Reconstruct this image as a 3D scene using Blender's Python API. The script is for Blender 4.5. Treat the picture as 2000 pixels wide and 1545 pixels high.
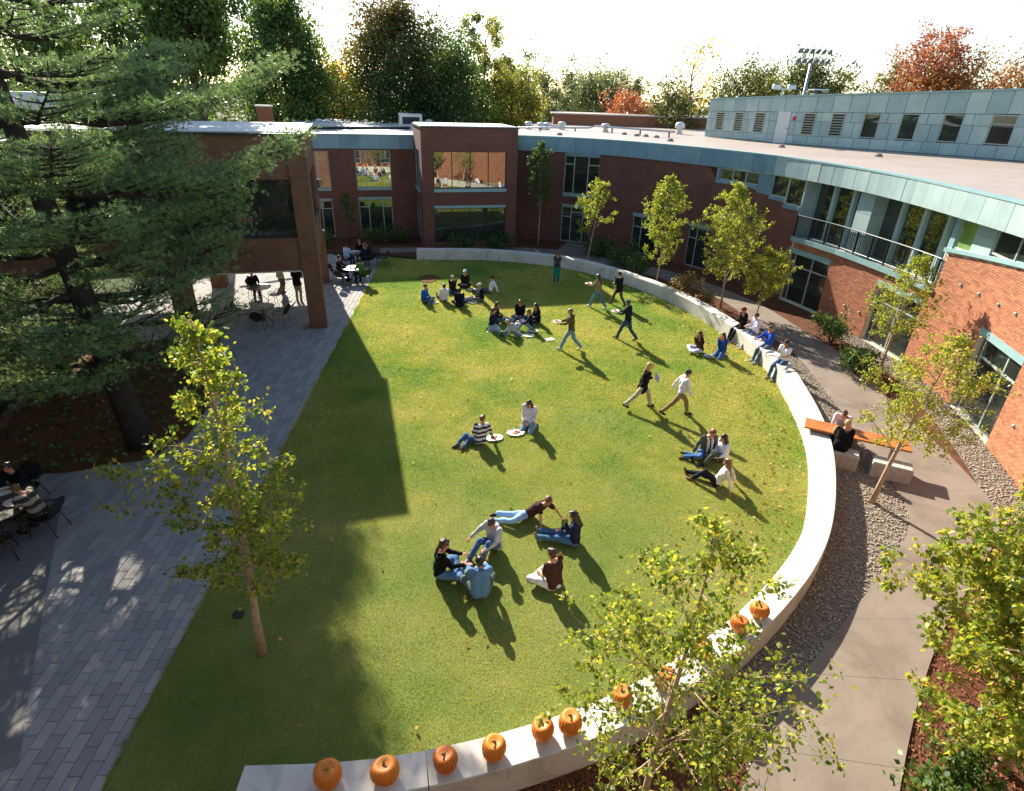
import bpy, bmesh, math, random
import numpy as np
from mathutils import Vector, Matrix

for _o in list(bpy.data.objects):
    bpy.data.objects.remove(_o, do_unlink=True)
SC = bpy.context.scene
COL = SC.collection
rad = math.radians

# ------------------------------------------------------------------ camera
CAM_H, PITCH, ROLL, FOCAL = 9.0, 27.2, 1.8, 1140.0 / 2000.0 * 36.0
_cd = bpy.data.cameras.new('camera'); _cd.sensor_width = 36.0; _cd.lens = FOCAL
_cd.clip_start = 0.05; _cd.clip_end = 3000
_cam = bpy.data.objects.new('camera', _cd); COL.objects.link(_cam)
_p, _r = rad(PITCH), rad(ROLL)
_fw = Vector((0, math.cos(_p), -math.sin(_p))); _rt0 = Vector((1, 0, 0)); _up0 = _rt0.cross(_fw)
_rt = _rt0 * math.cos(_r) + _up0 * math.sin(_r); _up = _up0 * math.cos(_r) - _rt0 * math.sin(_r)
_cam.matrix_world = Matrix(((_rt.x, _up.x, -_fw.x, 0), (_rt.y, _up.y, -_fw.y, 0), (_rt.z, _up.z, -_fw.z, CAM_H), (0, 0, 0, 1)))
SC.camera = _cam

# ------------------------------------------------------------------ sky, sun, exposure
SUN_EL, SUN_AZ = 29.5, -24.5          # azimuth clockwise from +Y
W = bpy.data.worlds.new('World'); SC.world = W; W.use_nodes = True
_nt = W.node_tree; _bg = _nt.nodes['Background']
_sky = _nt.nodes.new('ShaderNodeTexSky'); _sky.sky_type = 'NISHITA'; _sky.sun_disc = False
_sky.sun_elevation = rad(SUN_EL); _sky.sun_rotation = rad(SUN_AZ)
_sky.air_density = 1.0; _sky.dust_density = 0.5; _sky.ozone_density = 1.6; _sky.altitude = 60
_nt.links.new(_sky.outputs[0], _bg.inputs[0]); _bg.inputs[1].default_value = 0.088
_sl = bpy.data.lights.new('sun', 'SUN'); _sl.energy = 5.0; _sl.angle = rad(0.53); _sl.color = (1.0, 0.93, 0.82)
_sun = bpy.data.objects.new('sun', _sl); COL.objects.link(_sun)
_sd = Vector((math.sin(rad(SUN_AZ)) * math.cos(rad(SUN_EL)), math.cos(rad(SUN_AZ)) * math.cos(rad(SUN_EL)), math.sin(rad(SUN_EL))))
_sun.rotation_euler = _sd.to_track_quat('Z', 'Y').to_euler(); _sun.location = (-20, 40, 30)
SC.view_settings.view_transform = 'Standard'; SC.view_settings.look = 'None'
SC.view_settings.gamma = 1.0; SC.view_settings.use_curve_mapping = False
SC.view_settings.exposure = 1.4
SC.render.engine = 'CYCLES'
SC.cycles.max_bounces = 6; SC.cycles.transparent_max_bounces = 6

# ------------------------------------------------------------------ helpers
def srgb(h):
    h = h.lstrip('#'); c = [int(h[i:i + 2], 16) / 255 for i in (0, 2, 4)]
    return tuple((v / 12.92 if v <= .04045 else ((v + .055) / 1.055) ** 2.4) for v in c)

def tag(o, label=None, cat=None, group=None, kind=None):
    if label: o['label'] = label
    if cat: o['category'] = cat
    if group: o['group'] = group
    if kind: o['kind'] = kind
    return o

def thing(name, label, cat, loc=(0, 0, 0), rotz=0.0, group=None):
    o = bpy.data.objects.new(name, None); COL.objects.link(o); o.empty_display_size = .2
    o.location = loc if len(loc) == 3 else (loc[0], loc[1], 0); o.rotation_euler = (0, 0, rotz)
    return tag(o, label, cat, group)

def root_of(o):
    while o.parent is not None: o = o.parent
    return o

class MB:
    """collects faces and links them as one mesh object"""
    def __init__(s): s.v = []; s.f = []; s.uv = []; s.mi = []; s.cur = 0
    def add(s, vs, fs, uvs=None):
        b = len(s.v); s.v.extend([tuple(p) for p in vs])
        for i, f in enumerate(fs):
            s.f.append(tuple(b + k for k in f)); s.mi.append(s.cur)
            s.uv.append(uvs[i] if uvs else None)
        return s
    def quad(s, a, b, c, d, uv=None): return s.add([a, b, c, d], [(0, 1, 2, 3)], [uv] if uv else None)
    def box(s, c, size, rz=0.0, tilt=0.0):
        x, y, z = [k / 2 for k in size]; cs, sn = math.cos(rz), math.sin(rz); ct, st = math.cos(tilt), math.sin(tilt)
        vs = []
        for dx, dy, dz in ((-x, -y, -z), (x, -y, -z), (x, y, -z), (-x, y, -z), (-x, -y, z), (x, -y, z), (x, y, z), (-x, y, z)):
            dy, dz = dy * ct - dz * st, dy * st + dz * ct
            vs.append((c[0] + dx * cs - dy * sn, c[1] + dx * sn + dy * cs, c[2] + dz))
        return s.add(vs, [(0, 3, 2, 1), (4, 5, 6, 7), (0, 1, 5, 4), (1, 2, 6, 5), (2, 3, 7, 6), (3, 0, 4, 7)])
    def bbox(s, c, size, rz=0.0, b=0.01):
        """box with chamfered top edges"""
        x, y, z = [k / 2 for k in size]; cs, sn = math.cos(rz), math.sin(rz)
        vs = []
        for (xx, yy, zz) in ((x, y, -z), (x, y, z - b), (x - b, y - b, z)):
            for sx, sy in ((-1, -1), (1, -1), (1, 1), (-1, 1)):
                dx, dy = sx * xx, sy * yy
                vs.append((c[0] + dx * cs - dy * sn, c[1] + dx * sn + dy * cs, c[2] + zz))
        fs = [(0, 3, 2, 1), (8, 9, 10, 11)]
        for r in (0, 4):
            for k in range(4): fs.append((r + k, r + (k + 1) % 4, r + 4 + (k + 1) % 4, r + 4 + k))
        return s.add(vs, fs)
    def tube(s, pts, rads, n=6, cap=True):
        pts = [Vector(p) for p in pts]
        if not hasattr(rads, '__len__'): rads = [rads] * len(pts)
        t0 = (pts[1] - pts[0]).normalized()
        ref = Vector((0, 0, 1)) if abs(t0.z) < .9 else Vector((1, 0, 0))
        x = t0.cross(ref).normalized(); vs = []
        for i, p in enumerate(pts):
            t = (pts[min(i + 1, len(pts) - 1)] - pts[max(i - 1, 0)])
            if t.length < 1e-9: t = t0
            t = t.normalized(); x = (x - t * x.dot(t))
            if x.length < 1e-6: x = t.orthogonal()
            x.normalize(); y = t.cross(x)
            for k in range(n):
                a = 2 * math.pi * k / n; vs.append(p + (x * math.cos(a) + y * math.sin(a)) * rads[i])
        fs = []
        for i in range(len(pts) - 1):
            for k in range(n): fs.append((i * n + k, i * n + (k + 1) % n, (i + 1) * n + (k + 1) % n, (i + 1) * n + k))
        if cap:
            fs.append(tuple(range(n - 1, -1, -1))); m = (len(pts) - 1) * n; fs.append(tuple(m + k for k in range(n)))
        return s.add(vs, fs)
    def capsule(s, a, ra, b, rb, n=10, m=3, flat=None):
        """tapered capsule; flat=(axis, factor) squashes it across one axis"""
        a, b = Vector(a), Vector(b); d = b - a; L = d.length
        t = d / L if L > 1e-6 else Vector((0, 0, 1))
        x = t.cross(Vector((0, 0, 1)) if abs(t.z) < .9 else Vector((1, 0, 0))).normalized(); y = t.cross(x)
        rings = []
        for i in range(m + 1):
            ang = math.pi / 2 * (1 - i / m); rings.append((a - t * ra * math.sin(ang), ra * math.cos(ang)))
        for i in range(m + 1):
            ang = math.pi / 2 * (i / m); rings.append((b + t * rb * math.sin(ang), rb * math.cos(ang)))
        vs = [rings[0][0]]; fs = []
        for c, r in rings[1:-1]:
            for k in range(n):
                g = 2 * math.pi * k / n; vs.append(c + (x * math.cos(g) + y * math.sin(g)) * r)
        vs.append(rings[-1][0])
        if flat:
            ax, f = Vector(flat[0]).normalized(), flat[1]; mid = (a + b) / 2
            vs = [v - ax * ((v - mid).dot(ax) * (1 - f)) for v in vs]
        R = len(rings) - 2
        for k in range(n): fs.append((0, 1 + (k + 1) % n, 1 + k))
        for i in range(R - 1):
            for k in range(n): fs.append((1 + i * n + k, 1 + i * n + (k + 1) % n, 1 + (i + 1) * n + (k + 1) % n, 1 + (i + 1) * n + k))
        e = len(vs) - 1
        for k in range(n): fs.append((1 + (R - 1) * n + k, 1 + (R - 1) * n + (k + 1) % n, e))
        return s.add(vs, fs)
    def ell(s, c, r, axes=None, n=12, m=8):
        c = Vector(c); X, Y, Z = axes if axes else (Vector((1, 0, 0)), Vector((0, 1, 0)), Vector((0, 0, 1)))
        vs = [c - Z * r[2]]; fs = []
        for i in range(1, m):
            th = -math.pi / 2 + math.pi * i / m
            for k in range(n):
                g = 2 * math.pi * k / n
                vs.append(c + X * (r[0] * math.cos(th) * math.cos(g)) + Y * (r[1] * math.cos(th) * math.sin(g)) + Z * (r[2] * math.sin(th)))
        vs.append(c + Z * r[2]); e = len(vs) - 1
        for k in range(n): fs.append((0, 1 + (k + 1) % n, 1 + k))
        for i in range(m - 2):
            for k in range(n): fs.append((1 + i * n + k, 1 + i * n + (k + 1) % n, 1 + (i + 1) * n + (k + 1) % n, 1 + (i + 1) * n + k))
        for k in range(n): fs.append((1 + (m - 2) * n + k, 1 + (m - 2) * n + (k + 1) % n, e))
        return s.add(vs, fs)
    def lathe(s, c, prof, n=20):
        vs = []; fs = []
        for r, z in prof:
            for k in range(n):
                g = 2 * math.pi * k / n; vs.append((c[0] + r * math.cos(g), c[1] + r * math.sin(g), c[2] + z))
        for i in range(len(prof) - 1):
            for k in range(n): fs.append((i * n + k, i * n + (k + 1) % n, (i + 1) * n + (k + 1) % n, (i + 1) * n + k))
        fs.append(tuple(range(n - 1, -1, -1))); m = (len(prof) - 1) * n; fs.append(tuple(m + k for k in range(n)))
        return s.add(vs, fs)
    def prism(s, poly, z0, z1):
        n = len(poly); vs = [(p[0], p[1], z0) for p in poly] + [(p[0], p[1], z1) for p in poly]
        a = sum(poly[i][0] * poly[(i + 1) % n][1] - poly[(i + 1) % n][0] * poly[i][1] for i in range(n))
        if a < 0:
            vs = vs[:n][::-1] + vs[n:][::-1]
        fs = [tuple(range(n - 1, -1, -1)), tuple(range(n, 2 * n))] + [(i, (i + 1) % n, n + (i + 1) % n, n + i) for i in range(n)]
        return s.add(vs, fs)
    def mesh(s, name, mats):
        me = bpy.data.meshes.new(name); me.from_pydata(s.v, [], s.f)
        for m in (mats if isinstance(mats, (list, tuple)) else [mats]): me.materials.append(m)
        if any(s.mi): me.polygons.foreach_set('material_index', s.mi)
        if any(u is not None for u in s.uv):
            ul = me.uv_layers.new(name='UVMap'); li = 0
            for f, u in zip(s.f, s.uv):
                for k in range(len(f)):
                    ul.data[li].uv = u[k] if u else (0, 0); li += 1
        me.update(); return me
    def build(s, name, mats, parent=None, smooth=False, world=False):
        if world and parent is not None:
            L = root_of(parent).location; s.v = [(p[0] - L.x, p[1] - L.y, p[2] - L.z) for p in s.v]
        me = s.mesh(name, mats)
        if smooth: me.polygons.foreach_set('use_smooth', [True] * len(me.polygons))
        o = bpy.data.objects.new(name, me); COL.objects.link(o)
        if parent is not None: o.parent = parent
        return o

def link(name, me, parent=None, loc=None, rotz=None):
    o = bpy.data.objects.new(name, me); COL.objects.link(o)
    if parent is not None: o.parent = parent
    if loc is not None: o.location = loc
    if rotz is not None: o.rotation_euler = (0, 0, rotz)
    return o

def np_mesh(name, verts, tris, mats, attr=None, smooth=False, fmat=None):
    """fast mesh of triangles (n,3) with an optional per-face float attribute 'rnd'"""
    verts = np.asarray(verts, np.float32); tris = np.asarray(tris, np.int32); k = tris.shape[1]
    me = bpy.data.meshes.new(name); me.vertices.add(len(verts)); me.vertices.foreach_set('co', verts.ravel())
    me.loops.add(tris.size); me.loops.foreach_set('vertex_index', tris.ravel())
    me.polygons.add(len(tris)); me.polygons.foreach_set('loop_start', np.arange(len(tris), dtype=np.int32) * k)
    me.polygons.foreach_set('loop_total', np.full(len(tris), k, np.int32))
    for m in (mats if isinstance(mats, (list, tuple)) else [mats]): me.materials.append(m)
    if fmat is not None: me.polygons.foreach_set('material_index', np.asarray(fmat, np.int32))
    if attr is not None:
        a = me.attributes.new('rnd', 'FLOAT', 'FACE'); a.data.foreach_set('value', np.asarray(attr, np.float32))
    me.update(calc_edges=True)
    if smooth: me.polygons.foreach_set('use_smooth', np.ones(len(tris), bool))
    return me

def in_poly(px, py, poly):
    poly = np.asarray(poly); x0, y0 = poly[:, 0], poly[:, 1]; x1, y1 = np.roll(x0, -1), np.roll(y0, -1)
    r = np.zeros(len(px), bool)
    for a, b, c, d in zip(x0, y0, x1, y1):
        if b == d: continue
        r ^= ((b > py) != (d > py)) & (px < (c - a) * (py - b) / (d - b) + a)
    return r

def sample_poly(poly, n, rng, weight=None):
    poly = np.asarray(poly); lo, hi = poly.min(0), poly.max(0); out = []; got = 0
    while got < n:
        p = lo + rng.random((n * 2, 2)) * (hi - lo); p = p[in_poly(p[:, 0], p[:, 1], poly)]
        if weight is not None: p = p[rng.random(len(p)) < weight(p)]
        out.append(p); got += len(p)
    return np.vstack(out)[:n]

def sheet(name, poly, z, mat, kind='structure', parent=None, grid=None):
    bm = bmesh.new(); vs = [bm.verts.new((p[0], p[1], z)) for p in poly]
    bm.faces.new(vs); bmesh.ops.recalc_face_normals(bm, faces=bm.faces[:])
    if bm.faces and bm.faces[:][0].normal.z < 0: bmesh.ops.reverse_faces(bm, faces=bm.faces[:])
    bmesh.ops.triangulate(bm, faces=bm.faces[:])
    me = bpy.data.meshes.new(name); bm.to_mesh(me); bm.free(); me.materials.append(mat)
    o = bpy.data.objects.new(name, me); COL.objects.link(o)
    if parent: o.parent = parent
    if kind: o['kind'] = kind
    return o

class Curve:
    def __init__(s, P, n=24, straight=False):
        P = np.array(P, float)
        if straight or len(P) == 2: C = P
        else:
            Q = np.vstack([2 * P[0] - P[1], P, 2 * P[-1] - P[-2]]); C = []
            for i in range(1, len(Q) - 2):
                a, b, c, d = Q[i - 1], Q[i], Q[i + 1], Q[i + 2]
                for k in range(n):
                    t = k / n; C.append(.5 * ((2 * b) + (-a + c) * t + (2 * a - 5 * b + 4 * c - d) * t * t + (-a + 3 * b - 3 * c + d) * t ** 3))
            C.append(P[-1]); C = np.array(C)
        s.C = C; s.S = np.r_[0, np.cumsum(np.linalg.norm(np.diff(C, axis=0), axis=1))]; s.L = s.S[-1]
    def p(s, t, off=0.0):
        """plan point at arc length t, moved off metres to the right hand of travel"""
        x = float(np.interp(t, s.S, s.C[:, 0])); y = float(np.interp(t, s.S, s.C[:, 1]))
        if t > s.L: d = s.t(s.L); x += d[0] * (t - s.L); y += d[1] * (t - s.L)
        if t < 0: d = s.t(0); x += d[0] * t; y += d[1] * t
        if off:
            tx, ty = s.t(t); x += ty * off; y += -tx * off
        return x, y
    def t(s, t):
        e = .15; a = max(0, min(s.L, t - e)); b = max(0, min(s.L, t + e))
        if b - a < 1e-6: a = max(0, s.L - .3); b = s.L
        dx = np.interp(b, s.S, s.C[:, 0]) - np.interp(a, s.S, s.C[:, 0]); dy = np.interp(b, s.S, s.C[:, 1]) - np.interp(a, s.S, s.C[:, 1])
        l = math.hypot(dx, dy); return dx / l, dy / l

# ------------------------------------------------------------------ materials
def nodes(name):
    m = bpy.data.materials.new(name); m.use_nodes = True; nt = m.node_tree
    return m, nt, nt.nodes, nt.links, nt.nodes['Principled BSDF']

def mixrgb(nt, a, b, fac, mode='MIX'):
    n = nt.nodes.new('ShaderNodeMix'); n.data_type = 'RGBA'; n.blend_type = mode; n.clamp_factor = True
    for v, i in ((fac, 0), (a, 6), (b, 7)):
        if hasattr(v, 'links') or hasattr(v, 'is_linked'): nt.links.new(v, n.inputs[i])
        else: n.inputs[i].default_value = v if i == 0 else (*v[:3], 1)
    return n.outputs[2]

def noise(nt, vec, scale, detail=4, rough=.6, dist=0.0):
    n = nt.nodes.new('ShaderNodeTexNoise'); n.inputs['Scale'].default_value = scale; n.inputs['Detail'].default_value = detail
    n.inputs['Roughness'].default_value = rough; n.inputs['Distortion'].default_value = dist
    if vec is not None: nt.links.new(vec, n.inputs['Vector'])
    return n.outputs['Fac']

def ramp(nt, fac, stops):
    n = nt.nodes.new('ShaderNodeValToRGB'); e = n.color_ramp.elements
    while len(e) < len(stops): e.new(.5)
    for i, (p, c) in enumerate(stops): e[i].position = p; e[i].color = (*c[:3], 1) if hasattr(c, '__len__') else (c, c, c, 1)
    nt.links.new(fac, n.inputs[0]); return n.outputs[0]

def wpos(nt): return nt.nodes.new('ShaderNodeNewGeometry').outputs['Position']
def opos(nt): return nt.nodes.new('ShaderNodeTexCoord').outputs['Object']

def bump(nt, h, strength, dist, bsdf):
    n = nt.nodes.new('ShaderNodeBump'); n.inputs['Strength'].default_value = strength; n.inputs['Distance'].default_value = dist
    nt.links.new(h, n.inputs['Height']); nt.links.new(n.outputs[0], bsdf.inputs['Normal'])

def surf(name, col, rough=.7, metal=0.0, var=.15, vs=3.0, fine=40.0, bmp=.15, bd=.01, spec=.4, coord='world', stain=None, rnd=None):
    """general weathered surface: two scales of noise, relief, optional per-piece shift"""
    m, nt, N, L, b = nodes(name); v = wpos(nt) if coord == 'world' else opos(nt)
    n1 = noise(nt, v, vs, 4); n2 = noise(nt, v, fine, 3)
    lo = tuple(c * (1 - var) for c in col); hi = tuple(min(1, c * (1 + var)) for c in col)
    c = ramp(nt, n1, [(.3, lo), (.7, hi)])
    f = ramp(nt, n2, [(.25, 1 - var), (.75, 1 + var * .6)])
    c = mixrgb(nt, c, f, 1.0, 'MULTIPLY')
    if stain: 
        n3 = noise(nt, v, stain[1], 5, .7, .6); c = mixrgb(nt, c, stain[0], ramp(nt, n3, [(stain[2], 0.0), (stain[2] + .2, stain[3])]))
    if rnd:
        if rnd[0] == 'obj': r = N.new('ShaderNodeObjectInfo').outputs['Random']
        else:
            a = N.new('ShaderNodeAttribute'); a.attribute_name = 'rnd'; r = a.outputs['Fac']
        c = mixrgb(nt, c, ramp(nt, r, rnd[1]), 1.0, 'MULTIPLY')
    L.new(c, b.inputs['Base Color']); b.inputs['Roughness'].default_value = rough; b.inputs['Metallic'].default_value = metal
    b.inputs['Specular IOR Level'].default_value = spec
    if bmp: bump(nt, n2, bmp, bd, b)
    return m

def brick_mat(name, c1, c2, mort, band=True, bw=.205, bh=.0735):
    m, nt, N, L, b = nodes(name); uv = N.new('ShaderNodeTexCoord').outputs['UV']
    t = N.new('ShaderNodeTexBrick'); t.inputs['Scale'].default_value = 1.0; t.inputs['Mortar Size'].default_value = .006
    t.inputs['Brick Width'].default_value = bw; t.inputs['Row Height'].default_value = bh; t.inputs['Mortar Smooth'].default_value = .2
    t.inputs['Color1'].default_value = (*c1, 1); t.inputs['Color2'].default_value = (*c2, 1); t.inputs['Mortar'].default_value = (*mort, 1)
    t.inputs['Bias'].default_value = -.1
    L.new(uv, t.inputs['Vector'])
    n = noise(nt, uv, .7, 4); n2 = noise(nt, uv, 30, 3)
    c = mixrgb(nt, t.outputs['Color'], ramp(nt, n, [(.3, .8), (.7, 1.12)]), 1.0, 'MULTIPLY')
    c = mixrgb(nt, c, ramp(nt, n2, [(.3, .85), (.7, 1.1)]), 1.0, 'MULTIPLY')
    L.new(c, b.inputs['Base Color']); b.inputs['Roughness'].default_value = .85; b.inputs['Specular IOR Level'].default_value = .25
    inv = N.new('ShaderNodeMath'); inv.operation = 'SUBTRACT'; inv.inputs[0].default_value = 1.0; L.new(t.outputs['Fac'], inv.inputs[1])
    bump(nt, inv.outputs[0], .8, .012, b)
    return m

def leaf_mat(name, cols, trans=.45, rough=.45, gloss=.35, tint=(1.2, 1.2, .6)):
    m, nt, N, L, b = nodes(name)
    a = N.new('ShaderNodeAttribute'); a.attribute_name = 'rnd'
    k = len(cols); c = ramp(nt, a.outputs['Fac'], [(i / (k - 1) if k > 1 else 0, q) for i, q in enumerate(cols)])
    L.new(c, b.inputs['Base Color']); b.inputs['Roughness'].default_value = rough; b.inputs['Specular IOR Level'].default_value = gloss
    tr = N.new('ShaderNodeBsdfTranslucent'); c2 = mixrgb(nt, c, tint, 1.0, 'MULTIPLY'); L.new(c2, tr.inputs[0])
    mx = N.new('ShaderNodeMixShader'); mx.inputs[0].default_value = trans
    L.new(b.outputs[0], mx.inputs[1]); L.new(tr.outputs[0], mx.inputs[2]); L.new(mx.outputs[0], N['Material Output'].inputs[0])
    return m

def glass_mat(name, base, refl=.12):
    m, nt, N, L, b = nodes(name)
    v = wpos(nt); n1 = noise(nt, v, .9, 2)
    c = mixrgb(nt, base, tuple(k * 2.2 + .004 for k in base), ramp(nt, n1, [(.35, 0), (.7, 1)])); L.new(c, b.inputs['Base Color'])
    b.inputs['Roughness'].default_value = .25; b.inputs['Specular IOR Level'].default_value = .2
    g = N.new('ShaderNodeBsdfGlossy'); g.inputs['Roughness'].default_value = .012; g.inputs['Color'].default_value = (.86, .92, .9, 1)
    lw = N.new('ShaderNodeLayerWeight'); lw.inputs[0].default_value = .22
    ad = N.new('ShaderNodeMath'); ad.operation = 'ADD'; ad.use_clamp = True; ad.inputs[1].default_value = refl; L.new(lw.outputs['Fresnel'], ad.inputs[0])
    nb = N.new('ShaderNodeBump'); nb.inputs['Strength'].default_value = .015; nb.inputs['Distance'].default_value = .05
    L.new(noise(nt, v, .8, 1), nb.inputs['Height']); L.new(nb.outputs[0], g.inputs['Normal'])
    mx = N.new('ShaderNodeMixShader'); L.new(ad.outputs[0], mx.inputs[0]); L.new(b.outputs[0], mx.inputs[1]); L.new(g.outputs[0], mx.inputs[2])
    L.new(mx.outputs[0], N['Material Output'].inputs[0]); return m

M = {}
M['brick'] = brick_mat('brick_red', srgb('#7e4c3c'), srgb('#684034'), srgb('#8d7a6c'))
M['brick_left'] = brick_mat('brick_brown', srgb('#845a42'), srgb('#6f4c39'), srgb('#857260'))
_br = [(0, (.72, .70, .70)), (.35, (.95, .92, .9)), (.7, (1.06, 1.05, 1.0)), (1, (1.25, 1.2, 1.1))]
M['brick_obj'] = surf('brick_piece', srgb('#ac7355'), .85, 0, .12, 3, 60, .3, .004, .25, rnd=('obj', _br))
M['brick_att'] = surf('brick_pieces', srgb('#ac7355'), .85, 0, .12, 3, 60, .3, .004, .25, rnd=('att', _br))
M['mortar'] = surf('mortar', srgb('#d6c6b0'), .95, 0, .12, 2, 60, .3, .004, .2)
_cp = [(0, (.8, .86, .9)), (.5, (1, 1, 1)), (1, (1.14, 1.12, 1.08))]
M['copper'] = surf('patina_copper', srgb('#a2b6b1'), .5, .12, .1, 1.2, 22, .05, .01, .5, stain=(srgb('#86a3a3'), .8, .5, .45), rnd=('obj', _cp))
M['copper_blue'] = surf('patina_copper_deep', srgb('#7896a0'), .48, .2, .12, 1.0, 18, .05, .01, .5, stain=(srgb('#5f8494'), .7, .5, .5), rnd=('obj', _cp))
M['trim'] = surf('teal_trim', srgb('#8fb0ae'), .5, .2, .08, 2, 30, .03, .01, .5)
M['frame'] = surf('window_frame_paint', srgb('#a9b3a6'), .45, .1, .05, 3, 40, 0, .01, .5)
M['frame_dark'] = surf('dark_bronze_frame', srgb('#3b3a36'), .45, .4, .1, 3, 40, 0, .01, .5)
M['glass'] = glass_mat('window_glass', (.012, .016, .013), .10)
M['glass_r'] = glass_mat('window_glass_mirror', (.02, .022, .016), .27)
M['glass_g'] = glass_mat('window_glass_green_blind', srgb('#5e7a44'), .06)
M['concrete'] = surf('pale_concrete', srgb('#d2ccbd'), .8, 0, .08, 1.2, 50, .2, .006, .3, stain=(srgb('#8a8272'), 1.1, .5, .6))
M['bench_stone'] = surf('bench_granite', srgb('#b9b2a6'), .85, 0, .15, 8, 90, .5, .01, .25)
M['path'] = surf('walk_concrete', srgb('#85786a'), .85, 0, .1, .9, 60, .15, .004, .25, stain=(srgb('#6a5c4e'), .55, .46, .7))
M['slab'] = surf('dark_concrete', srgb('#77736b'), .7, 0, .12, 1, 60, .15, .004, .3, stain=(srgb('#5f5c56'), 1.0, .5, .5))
_pv = [(0, (.82, .82, .84)), (.5, (1, 1, 1)), (1, (1.14, 1.12, 1.08))]
M['paver'] = surf('paver', srgb('#98938c'), .85, 0, .08, 2, 70, .25, .004, .3, rnd=('obj', _pv))
M['paver_att'] = surf('pavers_far', srgb('#98938c'), .85, 0, .08, 2, 70, .25, .004, .3, rnd=('att', _pv))
M['joint'] = surf('joint_sand', srgb('#4a4741'), .95, 0, .2, 4, 80, .3, .004, .2)
M['soil'] = surf('soil', srgb('#4b3a2a'), .95, 0, .3, 1.5, 40, .6, .03, .15)
M['mulch'] = surf('bark_mulch', srgb('#68442f'), .95, 0, .35, 3, 55, .8, .03, .15)
M['chip'] = surf('mulch_chip', srgb('#85553a'), .9, 0, .2, 5, 60, .3, .004, .2, rnd=('att', [(0, (.5, .5, .5)), (1, (1.4, 1.3, 1.2))]))
M['needles'] = surf('pine_straw', srgb('#6b4327'), .95, 0, .3, 2.5, 70, .8, .02, .15, stain=(srgb('#2c3520'), .7, .52, .8))
M['stone'] = surf('river_gravel', srgb('#b3aa9b'), .8, 0, .15, 9, 60, .2, .004, .3, rnd=('att', [(0, (.5, .47, .43)), (.4, (.8, .75, .68)), (1, (1.08, 1.02, .94))]))
M['gravel_base'] = surf('gravel_bed', srgb('#8a7f70'), .95, 0, .4, 12, 60, .9, .03, .2)
M['far_ground'] = surf('far_ground', srgb('#4a5530'), .95, 0, .3, .05, 2, .3, .05, .15)
M['roof'] = surf('roof_membrane', srgb('#a8998a'), .5, 0, .08, .4, 8, .05, .01, .5, stain=(srgb('#8b7d70'), .25, .5, .5))
M['roof_white'] = surf('roof_membrane_white', srgb('#d8d2c8'), .6, 0, .06, .4, 8, .1, .01, .4)
M['metal'] = surf('galvanised_metal', srgb('#b4b8ba'), .35, .7, .1, 2, 20, .05, .01, .5)
M['metal_white'] = surf('white_painted_metal', srgb('#c9cccb'), .5, .1, .05, 2, 20, 0, .01, .5)
M['dark_metal'] = surf('black_metal', srgb('#26262a'), .4, .5, .1, 4, 40, 0, .01, .5)
M['patio'] = surf('patio_steel', srgb('#34332f'), .4, .5, .12, 4, 60, .05, .004, .5)
M['table_top'] = surf('table_steel_top', srgb('#5d594f'), .42, .35, .1, 3, 120, .1, .003, .5)
M['wood'] = surf('orange_wood', srgb('#b06a2e'), .5, 0, .2, 3, 30, .1, .004, .4, stain=(srgb('#8a4d1e'), 4, .5, .5))
M['board_dark'] = surf('board_dark_square', srgb('#3f2c1c'), .5, 0, .1, 3, 40, 0, .01, .4)
M['board_light'] = surf('board_light_square', srgb('#d8bd8a'), .5, 0, .1, 3, 40, 0, .01, .4)
M['white'] = surf('white_paper', srgb('#e9e7e0'), .7, 0, .03, 3, 40, 0, .01, .3)
M['tray'] = surf('tray_plastic', srgb('#dcd6c8'), .5, 0, .04, 3, 40, 0, .01, .4)
M['food_red'] = surf('tomato_food', srgb('#b5422a'), .5, 0, .35, 30, 120, .5, .006, .4)
M['food_tan'] = surf('bread_food', srgb('#c79a5a'), .6, 0, .3, 30, 120, .5, .006, .3)
M['food_green'] = surf('salad_food', srgb('#6f8a3a'), .6, 0, .35, 30, 120, .5, .006, .3)
M['red_sign'] = surf('red_sign', srgb('#c02a28'), .5, 0, .05, 3, 40, 0, .01, .4)
M['folder'] = surf('blue_folder', srgb('#8fa3d8'), .5, 0, .05, 3, 40, 0, .01, .4)
M['pumpkin'] = surf('pumpkin_skin', srgb('#dc7d22'), .5, 0, .14, 6, 40, .25, .006, .4, coord='obj', stain=(srgb('#b5561a'), 7, .52, .6), rnd=('obj', [(0, (.82, .7, .6)), (.5, (1, 1, 1)), (1, (1.08, 1.15, 1.3))]))
M['stem'] = surf('pumpkin_stem', srgb('#8c8350'), .8, 0, .25, 20, 90, .4, .004, .25)
M['bark_birch'] = surf('birch_bark', srgb('#b39a7c'), .8, 0, .15, 6, 30, .4, .006, .25, stain=(srgb('#6b4a34'), 9, .55, .8))
M['bark'] = surf('tree_bark', srgb('#4d4033'), .9, 0, .25, 5, 25, .8, .02, .2)
M['bark_pine'] = surf('pine_bark', srgb('#3f3831'), .95, 0, .3, 4, 18, .9, .03, .2)
M['bark_pale'] = surf('pale_bark', srgb('#8b8378'), .9, 0, .2, 5, 25, .5, .02, .2)
M['leaf_birch'] = leaf_mat('birch_leaf', [srgb('#566e2c'), srgb('#728638'), srgb('#8f9c42'), srgb('#aaac4c'), srgb('#c4b04e')], .56)
M['leaf_birch_y'] = leaf_mat('birch_leaf_yellowing', [srgb('#5e7630'), srgb('#7e903a'), srgb('#9aa444'), srgb('#b2ae4c'), srgb('#c8b450')], .5)
M['leaf_shrub'] = leaf_mat('shrub_leaf', [srgb('#2f4a26'), srgb('#45602e'), srgb('#5f7838'), srgb('#7d8c48')], .35)
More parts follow.
